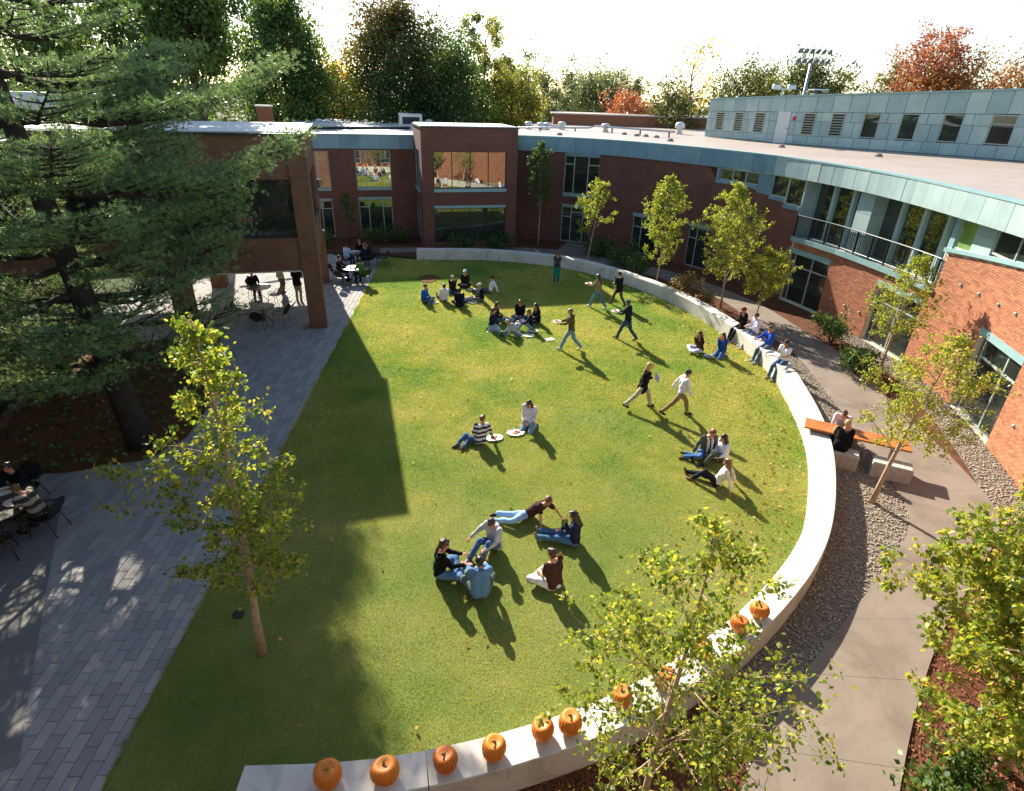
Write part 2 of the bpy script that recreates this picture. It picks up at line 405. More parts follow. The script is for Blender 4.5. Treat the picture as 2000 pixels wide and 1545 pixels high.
M['leaf_shrub_rust'] = leaf_mat('shrub_leaf_rust', [srgb('#5a5a30'), srgb('#7c6a3a'), srgb('#8a5c34'), srgb('#7a7a40')], .35)
M['leaf_dark'] = leaf_mat('dark_green_leaf', [srgb('#364e2c'), srgb('#486232'), srgb('#5a7438'), srgb('#788a42')], .42)
M['leaf_maple_rust'] = leaf_mat('maple_turning_leaf', [srgb('#344a2a'), srgb('#445a2e'), srgb('#6c5a32'), srgb('#946238')], .4)
M['leaf_gold'] = leaf_mat('gold_leaf', [srgb('#8a8438'), srgb('#b0943e'), srgb('#c8a244'), srgb('#d2a84a')], .55)
M['leaf_yellowgreen'] = leaf_mat('yellow_green_leaf', [srgb('#5c6a34'), srgb('#7c8440'), srgb('#989648'), srgb('#b0a050')], .52)
M['leaf_pale'] = leaf_mat('pale_green_leaf', [srgb('#5a6848'), srgb('#6c7852'), srgb('#7e8660'), srgb('#8c8c68')], .4)
M['leaf_red'] = leaf_mat('red_maple_leaf', [srgb('#9a5244'), srgb('#b0624e'), srgb('#b87458'), srgb('#b07e5c')], .4)
M['leaf_orange'] = leaf_mat('orange_maple_leaf', [srgb('#7c5230'), srgb('#946038'), srgb('#a46c3e'), srgb('#9c7444')], .4)
M['leaf_olive'] = leaf_mat('olive_leaf', [srgb('#3c4a2a'), srgb('#525c32'), srgb('#666a38'), srgb('#7c7a40')], .35)
M['pine_needle'] = leaf_mat('pine_needles', [srgb('#5a764c'), srgb('#708c5c'), srgb('#88a06a'), srgb('#a6b880')], .42, .4, .5, (1.1, 1.1, .7))
M['fallen'] = leaf_mat('fallen_leaf', [srgb('#8a5a2c'), srgb('#b07a3c'), srgb('#c9a25a'), srgb('#a8642e')], .2)
M['hair_brown'] = surf('hair_brown', srgb('#4a3020'), .45, 0, .3, 14, 90, .5, .006, .45, coord='obj')
M['hair_dark'] = surf('hair_dark', srgb('#201814'), .4, 0, .3, 14, 90, .5, .006, .5, coord='obj')
M['hair_auburn'] = surf('hair_auburn', srgb('#74381a'), .45, 0, .3, 14, 90, .5, .006, .45, coord='obj')
M['hair_blond'] = surf('hair_blond', srgb('#c09a5c'), .45, 0, .25, 14, 90, .5, .006, .45, coord='obj')
M['hair_lightbrown'] = surf('hair_light_brown', srgb('#7a5630'), .45, 0, .3, 14, 90, .5, .006, .45, coord='obj')
M['skin'] = surf('skin', srgb('#c98f70'), .5, 0, .06, 8, 40, 0, .01, .4, coord='obj')
M['skin_tan'] = surf('skin_tan', srgb('#9a6a4c'), .5, 0, .06, 8, 40, 0, .01, .4, coord='obj')
M['lip'] = surf('lip', srgb('#a05a50'), .5, 0, .05, 8, 40, 0, .01, .4, coord='obj')
M['eye'] = surf('eye', srgb('#2a201a'), .2, 0, .05, 8, 40, 0, .01, .5, coord='obj')

_cl = {}
def cloth(h, stripe=None):
    k = (h, stripe)
    if k in _cl: return _cl[k]
    if not stripe: _cl[k] = surf('cloth_' + h.strip('#'), srgb(h), .9, 0, .14, 9, 60, .35, .012, .15, coord='obj')
    else:
        m, nt, N, L, b = nodes('striped_cloth_' + h.strip('#')); v = opos(nt)
        sx = N.new('ShaderNodeSeparateXYZ'); L.new(v, sx.inputs[0])
        mu = N.new('ShaderNodeMath'); mu.operation = 'MULTIPLY'; mu.inputs[1].default_value = stripe[1]; L.new(sx.outputs['Z'], mu.inputs[0])
        fr = N.new('ShaderNodeMath'); fr.operation = 'FRACT'; L.new(mu.outputs[0], fr.inputs[0])
        gt = N.new('ShaderNodeMath'); gt.operation = 'GREATER_THAN'; gt.inputs[1].default_value = .5; L.new(fr.outputs[0], gt.inputs[0])
        c = mixrgb(nt, srgb(h), srgb(stripe[0]), gt.outputs[0]); n2 = noise(nt, v, 10, 3)
        c = mixrgb(nt, c, ramp(nt, n2, [(.3, .8), (.7, 1.1)]), 1.0, 'MULTIPLY')
        L.new(c, b.inputs['Base Color']); b.inputs['Roughness'].default_value = .9; bump(nt, n2, .35, .012, b); _cl[k] = m
    return _cl[k]
# ================================================================== THE SETTING
rng = np.random.default_rng(7); random.seed(7)
U = np.array((.9636, .267)); V = np.array((-.267, .9636)); AX = math.atan2(.267, .9636)

WALLC = Curve([(-0.3, 42.0), (2.9, 41.6), (5.9, 40.2), (8.6, 37.8), (11.0, 35.0), (12.75, 32.2), (13.8, 29.4), (14.6, 27.0), (15.05, 24.5), (15.35, 22), (15.3, 19.8), (14.95, 17.6), (14.35, 15.1), (13.55, 12.6), (12.4, 10.0), (11.0, 7.5), (9.2, 5.0)])
ROOFC = Curve([(-0.3, 41.9), (2.9, 41.5), (5.9, 40.1), (8.6, 37.7), (11.0, 34.9), (12.7, 32.1), (13.75, 29.3), (14.5, 26.2), (14.75, 23), (14.65, 20), (14.4, 17), (14.0, 14.5), (13.3, 12.0), (12.2, 9.4), (10.8, 7.0), (9.0, 4.6)])
WTOP = .60
_inn = [(-6.017, 35.063, 0.600), (-1.514, 35.401, 0.600), (2.749, 34.189, 0.600), (5.416, 31.794, 0.600), (7.526, 28.572, 0.600), (8.925, 24.650, 0.600), (9.570, 20.352, 0.600), (9.290, 17.562, 0.600), (8.782, 15.107, 0.600), (8.071, 13.106, 0.600), (6.971, 10.909, 0.600), (5.870, 9.373, 0.600), (4.429, 7.947, 0.600), (3.122, 6.939, 0.600), (1.601, 6.026, 0.600), (0.005, 5.416, 0.600), (-1.304, 5.072, 0.600), (-2.356, 4.909, 0.600), (-3.562, 4.830, 0.600)]
INNER = Curve([p[:2] for p in _inn], n=16); _ip = INNER.p; INNER.p = lambda t, off=0.0: _ip(t, -off)     # positive offset = away from the lawn
WTH = .52

def inner_poly(off=0.0, step=.4, s0=0, s1=None):
    s1 = INNER.L if s1 is None else s1
    return [INNER.p(t, off) for t in np.linspace(s0, s1, int((s1 - s0) / step) + 2)]

E0 = np.array((-7.992, 34.746, 0.000)[:2]); E1 = np.array((-5.672, 4.752, 0.000)[:2]); ED = (E0 - E1) / np.linalg.norm(E0 - E1); EN = np.array((-ED[1], ED[0]))
def edge(t): return tuple(E1 + ED * t)

# ground sheets ----------------------------------------------------
sheet('ground', [(-700, -60), (700, -60), (700, 1200), (-700, 1200)], -.10, M['far_ground'])
LAWN = [edge(-1.5)] + [edge(t) for t in np.linspace(0, 30.8, 12)] + [INNER.p(0, 0)] + inner_poly(.05) + [INNER.p(INNER.L, .45), (-3.4, 3.4)]

def lawn_mat():
    m, nt, N, L, b = nodes('lawn_turf'); v = wpos(nt)
    c = ramp(nt, noise(nt, v, .35, 5, .65), [(.3, srgb('#678038')), (.5, srgb('#8a9248')), (.7, srgb('#a29c5c'))])
    c = mixrgb(nt, c, ramp(nt, noise(nt, v, 28, 4, .7), [(.3, .65), (.7, 1.2)]), 1.0, 'MULTIPLY')
    L.new(c, b.inputs['Base Color']); b.inputs['Roughness'].default_value = .9; b.inputs['Specular IOR Level'].default_value = .15
    bump(nt, noise(nt, v, 60, 4, .7), 1.0, .05, b); return m
def blade_mat():
    m, nt, N, L, b = nodes('grass_blade'); v = wpos(nt)
    n = noise(nt, v, .24, 5, .62); n2 = noise(nt, v, 2.2, 3, .6)
    a = N.new('ShaderNodeAttribute'); a.attribute_name = 'rnd'
    c = ramp(nt, n, [(.38, srgb('#709c32')), (.48, srgb('#a8b24c')), (.58, srgb('#cac072'))])
    c = mixrgb(nt, c, srgb('#66922e'), ramp(nt, n2, [(.45, 0), (.7, .4)]))
    c = mixrgb(nt, c, ramp(nt, a.outputs['Fac'], [(0, (.66, .7, .6)), (.6, (1, 1, 1)), (1, (1.4, 1.3, 1.2))]), 1.0, 'MULTIPLY')
    L.new(c, b.inputs['Base Color']); b.inputs['Roughness'].default_value = .5; b.inputs['Specular IOR Level'].default_value = .25
    tr = N.new('ShaderNodeBsdfTranslucent'); L.new(mixrgb(nt, c, (1.25, 1.2, .5), 1.0, 'MULTIPLY'), tr.inputs[0])
    mx = N.new('ShaderNodeMixShader'); mx.inputs[0].default_value = .4
    L.new(b.outputs[0], mx.inputs[1]); L.new(tr.outputs[0], mx.inputs[2]); L.new(mx.outputs[0], N['Material Output'].inputs[0]); return m
M['lawn'] = lawn_mat(); M['blade'] = blade_mat()
sheet('lawn', LAWN, 0.0, M['lawn'])

def make_grass(n):
    def wgt(p):
        d = np.hypot(p[:, 0], p[:, 1]); return np.clip((13.0 / np.maximum(d, 5)) ** 1.5, 0, 1)
    shr = np.array(LAWN); p = sample_poly(shr, n, rng, wgt); ne = 16000; te = 32 * rng.random(ne) ** 1.4 - 1; pe = E1 + ED * te[:, None] + EN * (np.abs(rng.normal(size=ne)) * .035 * (.4 + np.sin(te * 2.3) ** 2 + .5 * np.sin(te * 7.1) ** 2) - .01)[:, None]; p[:ne] = pe; d = np.hypot(p[:, 0], p[:, 1])
    sc = np.clip(d / 13.0, .8, 2.6)
    h = (.018 + .022 * rng.random(n)) * np.clip(sc, .8, 1.5); w = (.004 + .003 * rng.random(n)) * sc
    az = rng.random(n) * 2 * math.pi; ln = .3 + .75 * rng.random(n); la = rng.random(n) * 2 * math.pi
    z = np.zeros(n); c, s = np.cos(az), np.sin(az)
    a = np.stack([p[:, 0] - c * w, p[:, 1] - s * w, z], 1); b = np.stack([p[:, 0] + c * w, p[:, 1] + s * w, z], 1)
    t = np.stack([p[:, 0] + np.cos(la) * ln * h, p[:, 1] + np.sin(la) * ln * h, h], 1)
    v = np.stack([a, b, t], 1).reshape(-1, 3); f = np.arange(3 * n).reshape(-1, 3)
    me = np_mesh('grass', v, f, M['blade'], rng.random(n)); o = link('grass', me)
    tag(o, 'mown green and straw coloured grass covering the courtyard lawn', 'grass', kind='stuff')
make_grass(540000)
sheet('bare_patch', [((-4.705, 31.047, 0.000)[0] + .55 * math.cos(a) * (1 + .15 * math.sin(3 * a)), (-4.705, 31.047, 0.000)[1] + .75 * math.sin(a), 0) for a in np.linspace(0, 2 * math.pi, 16)[:-1]], .034, M['needles'])

# planting bed beyond the seat wall --------------------------------
BED = inner_poly(WTH - .02) + [(-3.0, 3.6), (9.0, 3.6)] + [WALLC.p(s, -.4) for s in np.linspace(WALLC.L, 0, 40)] + [(-14, 42.2), (-14, 36.3), (-8.4, 36.3)]
sheet('planting_bed', BED, -.035, M['mulch'])
PL = Curve([(-8.6, 36.6), (-3, 37.6), (2.0, 37.2), (6.2, 34.6), (9.0, 31.6), (10.60, 28.6), (11.15, 24.0), (11.38, 21.5), (10.93, 17.24), (10.45, 14.2), (9.91, 11.6), (8.12, 9.62), (6.50, 8.11), (5.19, 6.90), (4.00, 5.60), (2.9, 4.2)])
PR = Curve([(-8.8, 37.7), (-3, 38.9), (2.6, 38.8), (7.2, 36.0), (10.2, 32.8), (12.2, 28.7), (12.9, 25.1), (13.34, 22.2), (13.18, 19.55), (12.95, 16.5), (12.75, 13.9), (12.2, 11.7), (10.5, 9.9), (8.6, 8.2), (7.2, 6.7), (6.0, 5.2), (5.0, 3.8)])
path = bpy.data.objects.new('path', None); COL.objects.link(path); path['kind'] = 'structure'
nseg = 27
for i in range(nseg):
    a, b = i / nseg, (i + 1) / nseg; g = .00007; pl = []
    for t in np.linspace(a + g, b - g, 7): pl.append(PL.p(t * PL.L))
    for t in np.linspace(b - g, a + g, 7): pl.append(PR.p(t * PR.L))
    MB().prism(pl, -.09, .012).build('path_slab', M['path'], path)
_dp = [(2.7, 38.6), (4.9, 37.6), (5.6, 40.2), (3.5, 41.2)]
MB().prism(_dp, -.09, .006).build('path_slab', M['path'], path)

def gravel(name, poly, n, label, size=(.018, .05), z=-.02):
    b = sheet(name + '_base', poly, z, M['gravel_base']); b.name = 'gravel_bed'
    p = sample_poly(poly, n, rng); ico = []
    t = (1 + 5 ** .5) / 2
    iv = np.array([(-1, t, 0), (1, t, 0), (-1, -t, 0), (1, -t, 0), (0, -1, t), (0, 1, t), (0, -1, -t), (0, 1, -t), (t, 0, -1), (t, 0, 1), (-t, 0, -1), (-t, 0, 1)]) / 1.9
    it = np.array([(0, 11, 5), (0, 5, 1), (0, 1, 7), (0, 7, 10), (0, 10, 11), (1, 5, 9), (5, 11, 4), (11, 10, 2), (10, 7, 6), (7, 1, 8), (3, 9, 4), (3, 4, 2), (3, 2, 6), (3, 6, 8), (3, 8, 9), (4, 9, 5), (2, 4, 11), (6, 2, 10), (8, 6, 7), (9, 8, 1)])
    s = size[0] + (size[1] - size[0]) * rng.random(n) ** 2
    sc = np.stack([s, s * (.55 + .4 * rng.random(n)), s * (.4 + .3 * rng.random(n))], 1)
    v = iv[None] * sc[:, None]; a = rng.random(n) * 6.28; c, sn = np.cos(a)[:, None], np.sin(a)[:, None]
    v = np.stack([v[..., 0] * c - v[..., 1] * sn, v[..., 0] * sn + v[..., 1] * c, v[..., 2]], 2)
    v += np.concatenate([p, (z + .008 + .012 * rng.random(n))[:, None]], 1)[:, None]
    v += (rng.random(v.shape) - .5) * .004
    f = (it[None] + (np.arange(n) * 12)[:, None, None]).reshape(-1, 3)
    me = np_mesh('gravel', v.reshape(-1, 3), f, M['stone'], np.repeat(rng.random(n), 20), True)
    tag(link('gravel', me), label, 'gravel', kind='stuff')
def at_s(c, a, b, n, off=0): return [c.p(t, off) for t in np.linspace(a, b, n)]
_i0, _i1 = INNER.L * .455, INNER.L * .83
_pa, _pb = PL.L * .60, PL.L * .975
gravel('gravel_near', at_s(INNER, _i0, _i1, 30, WTH + .01) + at_s(PL, _pb, _pa, 30, -.01), 8500, 'loose river pebbles between the seat wall and the curving walk', (.015, .037))
gravel('gravel_wall', at_s(WALLC, 25, 39, 24, .02) + [WALLC.p(39, 1.0)] + at_s(WALLC, 39, 25, 24, 1.0), 4500, 'loose river pebbles along the foot of the curved brick wall', (.016, .04))

def chips(poly, n, label, z=-.02):
    p = sample_poly(poly, n, rng); L = .03 + .05 * rng.random(n); w = .008 + .012 * rng.random(n); a = rng.random(n) * 6.28; tz = (rng.random(n) - .4) * .03
    c, s = np.cos(a), np.sin(a)
    q = lambda k, m, dz: np.stack([p[:, 0] + c * L * k / 2 - s * w * m / 2, p[:, 1] + s * L * k / 2 + c * w * m / 2, z + dz], 1)
    v = np.stack([q(-1, -1, .0 * L), q(1, -1, tz + .006), q(1, 1, tz + .012), q(-1, 1, .008 + 0 * L)], 1).reshape(-1, 3)
    tag(link('mulch_chips', np_mesh('mulch_chips', v, np.arange(4 * n).reshape(-1, 4), M['chip'], rng.random(n))), label, 'mulch', kind='stuff')
chips(at_s(INNER, INNER.L * .83, INNER.L, 14, WTH + .02) + [(-3, 3.6), (2.6, 3.6)] + at_s(PL, PL.L * .985, PL.L * .95, 5), 5000, 'red brown bark mulch below the pumpkin lined end of the wall')
chips(at_s(PR, PR.L * .80, PR.L, 12, .05)[::1] + at_s(PR, PR.L, PR.L * .80, 12, -1.6), 7000, 'red brown bark mulch under the leafy tree beside the walk')
chips(at_s(INNER, INNER.L * .16, INNER.L * .40, 14, WTH + .02) + at_s(PL, PL.L * .52, PL.L * .30, 14), 6000, 'red brown bark mulch around the shrubs behind the seat wall')
chips([(13.476, 20.475, 0.000)[:2], (14.364, 19.639, 0.000)[:2], (13.233, 17.388, 0.000)[:2], (12.290, 17.877, 0.000)[:2], (12.399, 19.497, 0.000)[:2]], 1500, 'red brown bark mulch patch beside the two glossy shrubs')

# seat wall --------------------------------------------------------
seat = thing('seat_wall', 'long curving pale concrete seat wall enclosing the lawn', 'wall', (*INNER.p(INNER.L / 2), 0))
def wall_piece(a, b):
    n = max(3, int((b - a) / .3)); mb = MB(); prof = [(0, -.06), (0, WTOP - .015), (.015, WTOP), (WTH - .015, WTOP), (WTH, WTOP - .015), (WTH, -.06)]
    vs = []; ts = np.linspace(a, b, n + 1)
    for t in ts:
        for o, z in prof: x, y = INNER.p(t, o); vs.append((x, y, z))
    k = len(prof); fs = []
    for i in range(n):
        for j in range(k - 1): fs.append((i * k + j, i * k + j + 1, (i + 1) * k + j + 1, (i + 1) * k + j))
    fs.append(tuple(range(k))[::-1]); fs.append(tuple(n * k + j for j in range(k)))
    return mb.add(vs, fs)
_cuts = np.linspace(0, INNER.L, 20)
for a, b in zip(_cuts[:-1], _cuts[1:]): wall_piece(a + .007, b - .007).build('wall_segment', M['concrete'], seat, world=True)

# plaza of pavers --------------------------------------------------
BEDL = [(-15.4, 11.2), (-13.0, 12.1), (-11.4, 12.35), (-9.7, 13.1), (-9.3, 14.2), (-9.6, 16.5), (-10.4, 18.6), (-11.2, 20.6), (-11.9, 21.9), (-16.8, 20.6)]
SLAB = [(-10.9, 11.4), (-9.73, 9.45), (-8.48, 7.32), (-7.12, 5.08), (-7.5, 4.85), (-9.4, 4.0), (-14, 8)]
PLZ = [edge(-1.5), edge(30.6), (-15, 36.2), (-19, 24), (-16.5, 20.5), (-14.2, 12), (-12.2, 4.5), (-9, 3.2)]
sheet('plaza', PLZ, -.022, M['joint'])
sheet('pine_bed', BEDL, .012, M['needles'])
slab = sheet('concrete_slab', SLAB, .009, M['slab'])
plaza_pavers = bpy.data.objects.new('paving', None); COL.objects.link(plaza_pavers); plaza_pavers['kind'] = 'structure'
PAL, PAW = .44, .205; cand = []
for j in range(62):
    for i in range(-6, 76):
        t = (i + .5 * (j % 2)) * PAL; o = (j + .5) * PAW; q = E1 + ED * t + EN * o; cand.append((q[0], q[1]))
cand = np.array(cand)
def deep(poly):
    r = np.ones(len(cand), bool)
    for dx in (-.3, .3):
        for dy in (-.3, .3): r &= in_poly(cand[:, 0] + dx, cand[:, 1] + dy, poly)
    return r
ok = in_poly(cand[:, 0], cand[:, 1], PLZ) & ~deep(BEDL) & ~deep(SLAB)
cand = cand[ok]; _u = cand @ U; vis = (cand[:, 1] > 4.6) & (np.abs(cand[:, 0]) < cand[:, 1] * .80 + 3.7)
order = np.argsort(np.where(vis, np.hypot(cand[:, 0], cand[:, 1]), 1e3)); pang = math.atan2(ED[1], ED[0])
pm = MB().bbox((0, 0, -.03), (PAL - .008, PAW - .008, .06), 0, .006).mesh('paver', M['paver'])
for k in order[:300]:
    link('paver', pm, plaza_pavers, (cand[k][0], cand[k][1], -.001 + .003 * rng.random()), pang)
mb = MB()
for k in order[300:]: mb.bbox((cand[k][0], cand[k][1], -.03 + .003 * rng.random()), (PAL - .008, PAW - .008, .06), pang, .006)
o = mb.build('paver_field', M['paver_att'], plaza_pavers); o['kind'] = 'stuff'
a_ = o.data.attributes.new('rnd', 'FLOAT', 'FACE'); a_.data.foreach_set('value', np.repeat(rng.random(len(order) - 300), 10).astype(np.float32))

# ================================================================== BUILDINGS
def wall_grid(curve, s0, s1, z0, ztop, openings, parent, mat, name='wall', ds=.8, off=0.0, reveal=.22):
    ss = {s0, s1}; zs = {z0}
    for a, b, c, d in openings: ss |= {a, b}; zs |= {c, d}
    n = int((s1 - s0) / ds) + 1
    for k in range(n + 1): ss.add(s0 + (s1 - s0) * k / n)
    S = sorted(s for s in ss if s0 - 1e-6 <= s <= s1 + 1e-6); S = [s for i, s in enumerate(S) if i == 0 or s - S[i - 1] > 1e-4]
    Z = sorted(zs); mb = MB()
    for a, b in zip(S[:-1], S[1:]):
        m = (a + b) / 2; ta, tb = ztop(a), ztop(b); zz = [z for z in Z if z < min(ta, tb) - .01] + [None]
        for c, d in zip(zz[:-1], zz[1:]):
            mz = (c + (d if d is not None else ta)) / 2
            if any(o[0] - 1e-4 < m < o[1] + 1e-4 and o[2] - 1e-4 < mz < o[3] + 1e-4 for o in openings): continue
            da, db = (d, d) if d is not None else (ta, tb)
            p, q = curve.p(a, off), curve.p(b, off)
            mb.quad((*p, c), (*q, c), (*q, db), (*p, da), [(a, c), (b, c), (b, db), (a, da)])
    for a, b, c, d in openings:
        for s in (a, b):
            p, q = curve.p(s, off), curve.p(s, off - reveal); mb.quad((*p, c), (*q, c), (*q, d), (*p, d), [(0, c), (reveal, c), (reveal, d), (0, d)])
        p, q, r, t = curve.p(a, off), curve.p(b, off), curve.p(b, off - reveal), curve.p(a, off - reveal)
        for z in (c, d): mb.quad((*p, z), (*q, z), (*r, z), (*t, z), [(a, 0), (b, 0), (b, reveal), (a, reveal)])
    return mb.build(name, mat, parent, world=True)

def bar(mb, a, b, z0, z1, th, out=0.0):
    """upright board from plan point a to b"""
    d = Vector((b[0] - a[0], b[1] - a[1])); L = d.length; rz = math.atan2(d.y, d.x); n = Vector((d.y, -d.x)) / max(L, 1e-6)
    mb.box(((a[0] + b[0]) / 2 + n.x * out, (a[1] + b[1]) / 2 + n.y * out, (z0 + z1) / 2), (L, th, z1 - z0), rz)

def window(parent, curve, s0, s1, z0, z1, cols=(0, 1), trans=None, inset=.12, fm='frame', gm='glass', fw=.055, th=.07, name='window', sill=None, lintel=None):
    P, Q = np.array(curve.p(s0, -inset)), np.array(curve.p(s1, -inset)); D = Q - P; W_ = np.linalg.norm(D); D /= W_
    pt = lambda t: tuple(P + D * t)
    mb = MB(); bar(mb, pt(0), pt(W_), z0, z0 + fw, th); bar(mb, pt(0), pt(W_), z1 - fw, z1, th)
    xs = [c * W_ for c in cols]
    for k, x in enumerate(xs):
        x0 = 0 if k == 0 else W_ - fw if k == len(xs) - 1 else x - fw / 2
        bar(mb, pt(x0), pt(x0 + fw), z0 + fw, z1 - fw, th - .006)
    cells = []
    for k in range(len(xs) - 1):
        a = xs[k] + (fw if k == 0 else fw / 2); b = xs[k + 1] - (fw if k == len(xs) - 2 else fw / 2)
        zz = [z0 + fw]
        for t in (trans or {}).get(k, []):
            z = z0 + (z1 - z0) * t; bar(mb, pt(a), pt(b), z - fw / 2, z + fw / 2, th - .01); cells.append((a, b, zz[-1], z - fw / 2)); zz = [z + fw / 2]
        cells.append((a, b, zz[-1], z1 - fw))
    w = mb.build(name, M[fm], parent, world=True)
    for a, b, c, d in cells:
        m2 = MB(); bar(m2, pt(a), pt(b), c, d, .012); m2.build('pane', M[gm], w, world=True)
    if sill:
        m2 = MB(); p, q = curve.p(s0, .02), curve.p(s1, .02); bar(m2, p, q, z0 - sill, z0 - .002, .24, -.09); m2.build('sill', M['trim'], w, world=True)
    if lintel:
        m2 = MB(); p, q = curve.p(s0, .0), curve.p(s1, .0); bar(m2, p, q, z1 + .002, z1 + lintel, .25, -.1); m2.build('lintel', M['trim'], w, world=True)
    return w

# ---- curved building on the right
RB = thing('curved_building', 'two storey curved red brick building with patina copper fascia and recessed balcony', 'building', (14, 26, 0))
W1, W2, W3 = (19.9, 22.6, 0, 2.40), (25.7, 28.4, 0, 2.38), (31.9, 34.6, 0, 2.6)
UPW, DOOR, LW2, LW3 = (3.35, 5.75, 3.2, 5.6), (3.35, 5.45, 0.02, 2.35), (8.55, 10.4, .02, 2.33), (12.7, 14.2, .02, 2.35)
def btop(s):
    if s < 14.2: return 5.78
    if s < 16.8: return 4.97
    if s < 19.95: return 4.97 - (s - 16.8) / 3.15 * .62
    if s < 28.6: return 3.06
    return min(4.45 + (s - 28.6) * .11, 5.0)
wall_grid(WALLC, 0, 14.2, -.1, btop, [UPW, DOOR, LW2, LW3], RB, M['brick'])
wall_grid(WALLC, 14.2, 19.95, -.1, btop, [(19.9, 19.95, 0, 2.4)], RB, M['brick'])
NEAR0 = 19.95
wall_grid(WALLC, 19.95, 28.6, -.1, btop, [(19.95, 22.6, 0, 2.4), W2], RB, M['mortar'], 'mortar_bed', off=-.014)
wall_grid(WALLC, 28.6, 46, -.1, btop, [W3], RB, M['mortar'], 'mortar_bed', off=-.014)
# individual bricks on the near half
BW, BH = .214, .0735; bl = []
for r in range(0, 70):
    z = -.06 + r * BH; k = 0; s = 20.0 + (.5 * BW if r % 2 else 0)
    while s < 45.8:
        e = s + BW; m = (s + e) / 2
        if z + BH < min(btop(s), btop(e)):
            ca, cb = s, e
            for o in ((19.8, 22.6, 0, 2.42), W2, W3):
                if o[2] - .05 < z + BH / 2 < o[3] + .02:
                    if ca >= o[0] and cb <= o[1]: cb = ca
                    elif ca < o[0] < cb: cb = o[0]
                    elif ca < o[1] < cb: ca = o[1]
            if cb - ca > .04: bl.append(((ca + cb) / 2, z + BH / 2, cb - ca))
        s = e
bl = np.array(bl); bp = np.array([WALLC.p(m) for m, _, _ in bl]); bt = np.array([math.atan2(*WALLC.t(m)[::-1]) for m, _, _ in bl])
dist = np.sqrt(bp[:, 0] ** 2 + bp[:, 1] ** 2 + (bl[:, 1] - 9) ** 2)
_fwv = np.array(_fw); _rv = np.array(_rt); _uv = np.array(_up)
rel = np.stack([bp[:, 0], bp[:, 1], bl[:, 1] - 9], 1); dz = rel @ _fwv; ix = (rel @ _rv) / dz * 1140; iy = (rel @ _uv) / dz * 1140
seen = (np.abs(ix) < 985) & (np.abs(iy) < 760); order = np.argsort(np.where(seen, dist, 1e3))
bme = MB().box((0, -.002, 0), (BW - .011, .03, BH - .017)).mesh('brick', M['brick_obj'])
for k in order[:300]:
    o = link('brick', bme, RB, (bp[k][0] - 14, bp[k][1] - 26, bl[k][1]), bt[k]); o.scale.x = bl[k][2] / BW
mb = MB()
for k in order[300:]:
    mb.box((bp[k][0], bp[k][1], bl[k][1]), (bl[k][2] - .011, .03 + .004 * rng.random(), BH - .017), bt[k])
o = mb.build('brick_field', M['brick_att'], RB, world=True); o['kind'] = 'stuff'
a_ = o.data.attributes.new('rnd', 'FLOAT', 'FACE'); a_.data.foreach_set('value', np.repeat(rng.random(len(order) - 300), 6).astype(np.float32))
# windows and doors
T3 = {0: [.78], 2: [.78]}
window(RB, WALLC, *UPW, cols=(0, .28, .68, 1), trans=T3, sill=.16)
window(RB, WALLC, *DOOR, cols=(0, .32, .72, 1), trans={0: [.72], 1: [.86], 2: [.72]}, lintel=.16)
window(RB, WALLC, *LW2, cols=(0, .36, 1), trans={0: [.72], 1: [.72]}, lintel=.2)
window(RB, WALLC, *LW3, cols=(0, .4, 1), trans={0: [.72]}, lintel=.2)
for w, c in ((W1, (0, .12, .55, 1)), (W2, (0, .1, .5, 1)), (W3, (0, .08, .62, 1))):
    window(RB, WALLC, *w, cols=c, trans={1: [.74], 2: [.74]}, inset=.2, lintel=.24, fw=.06)
m2 = MB(); bar(m2, WALLC.p(UPW[0]), WALLC.p(UPW[1]), 5.602, 5.76, .1); m2.build('copper_panel', M['copper_blue'], RB, world=True)
# clerestory strips with copper surrounds
def copper_band(a, b, z0, z1, off, mat='copper_blue', n=1, th=.05, za=None):
    for k in range(n):
        s, e = a + (b - a) * k / n, a + (b - a) * (k + 1) / n; m2 = MB()
        p, q = WALLC.p(s + .006, off), WALLC.p(e - .006, off)
        bar(m2, p, q, z0, z1, th); m2.build('copper_panel', M[mat], RB, world=True)
copper_band(14.2, 16.8, 4.975, 5.15, .03, n=2); copper_band(16.8, 17.7, 4.80, 5.77, .0, n=1)
copper_band(14.0, 14.2, 4.975, 5.77, .02)
window(RB, WALLC, 14.2, 16.8, 5.15, 5.77, cols=(0, .34, .67, 1), inset=.06, gm='glass')
copper_band(17.7, 18.8, 4.62, 4.80, .03); copper_band(18.8, 19.95, 4.36, 4.56, .03)
window(RB, WALLC, 17.7, 18.8, 4.80, 5.80, cols=(0, 1), inset=.06); window(RB, WALLC, 18.8, 19.95, 4.56, 5.80, cols=(0, 1), inset=.06)
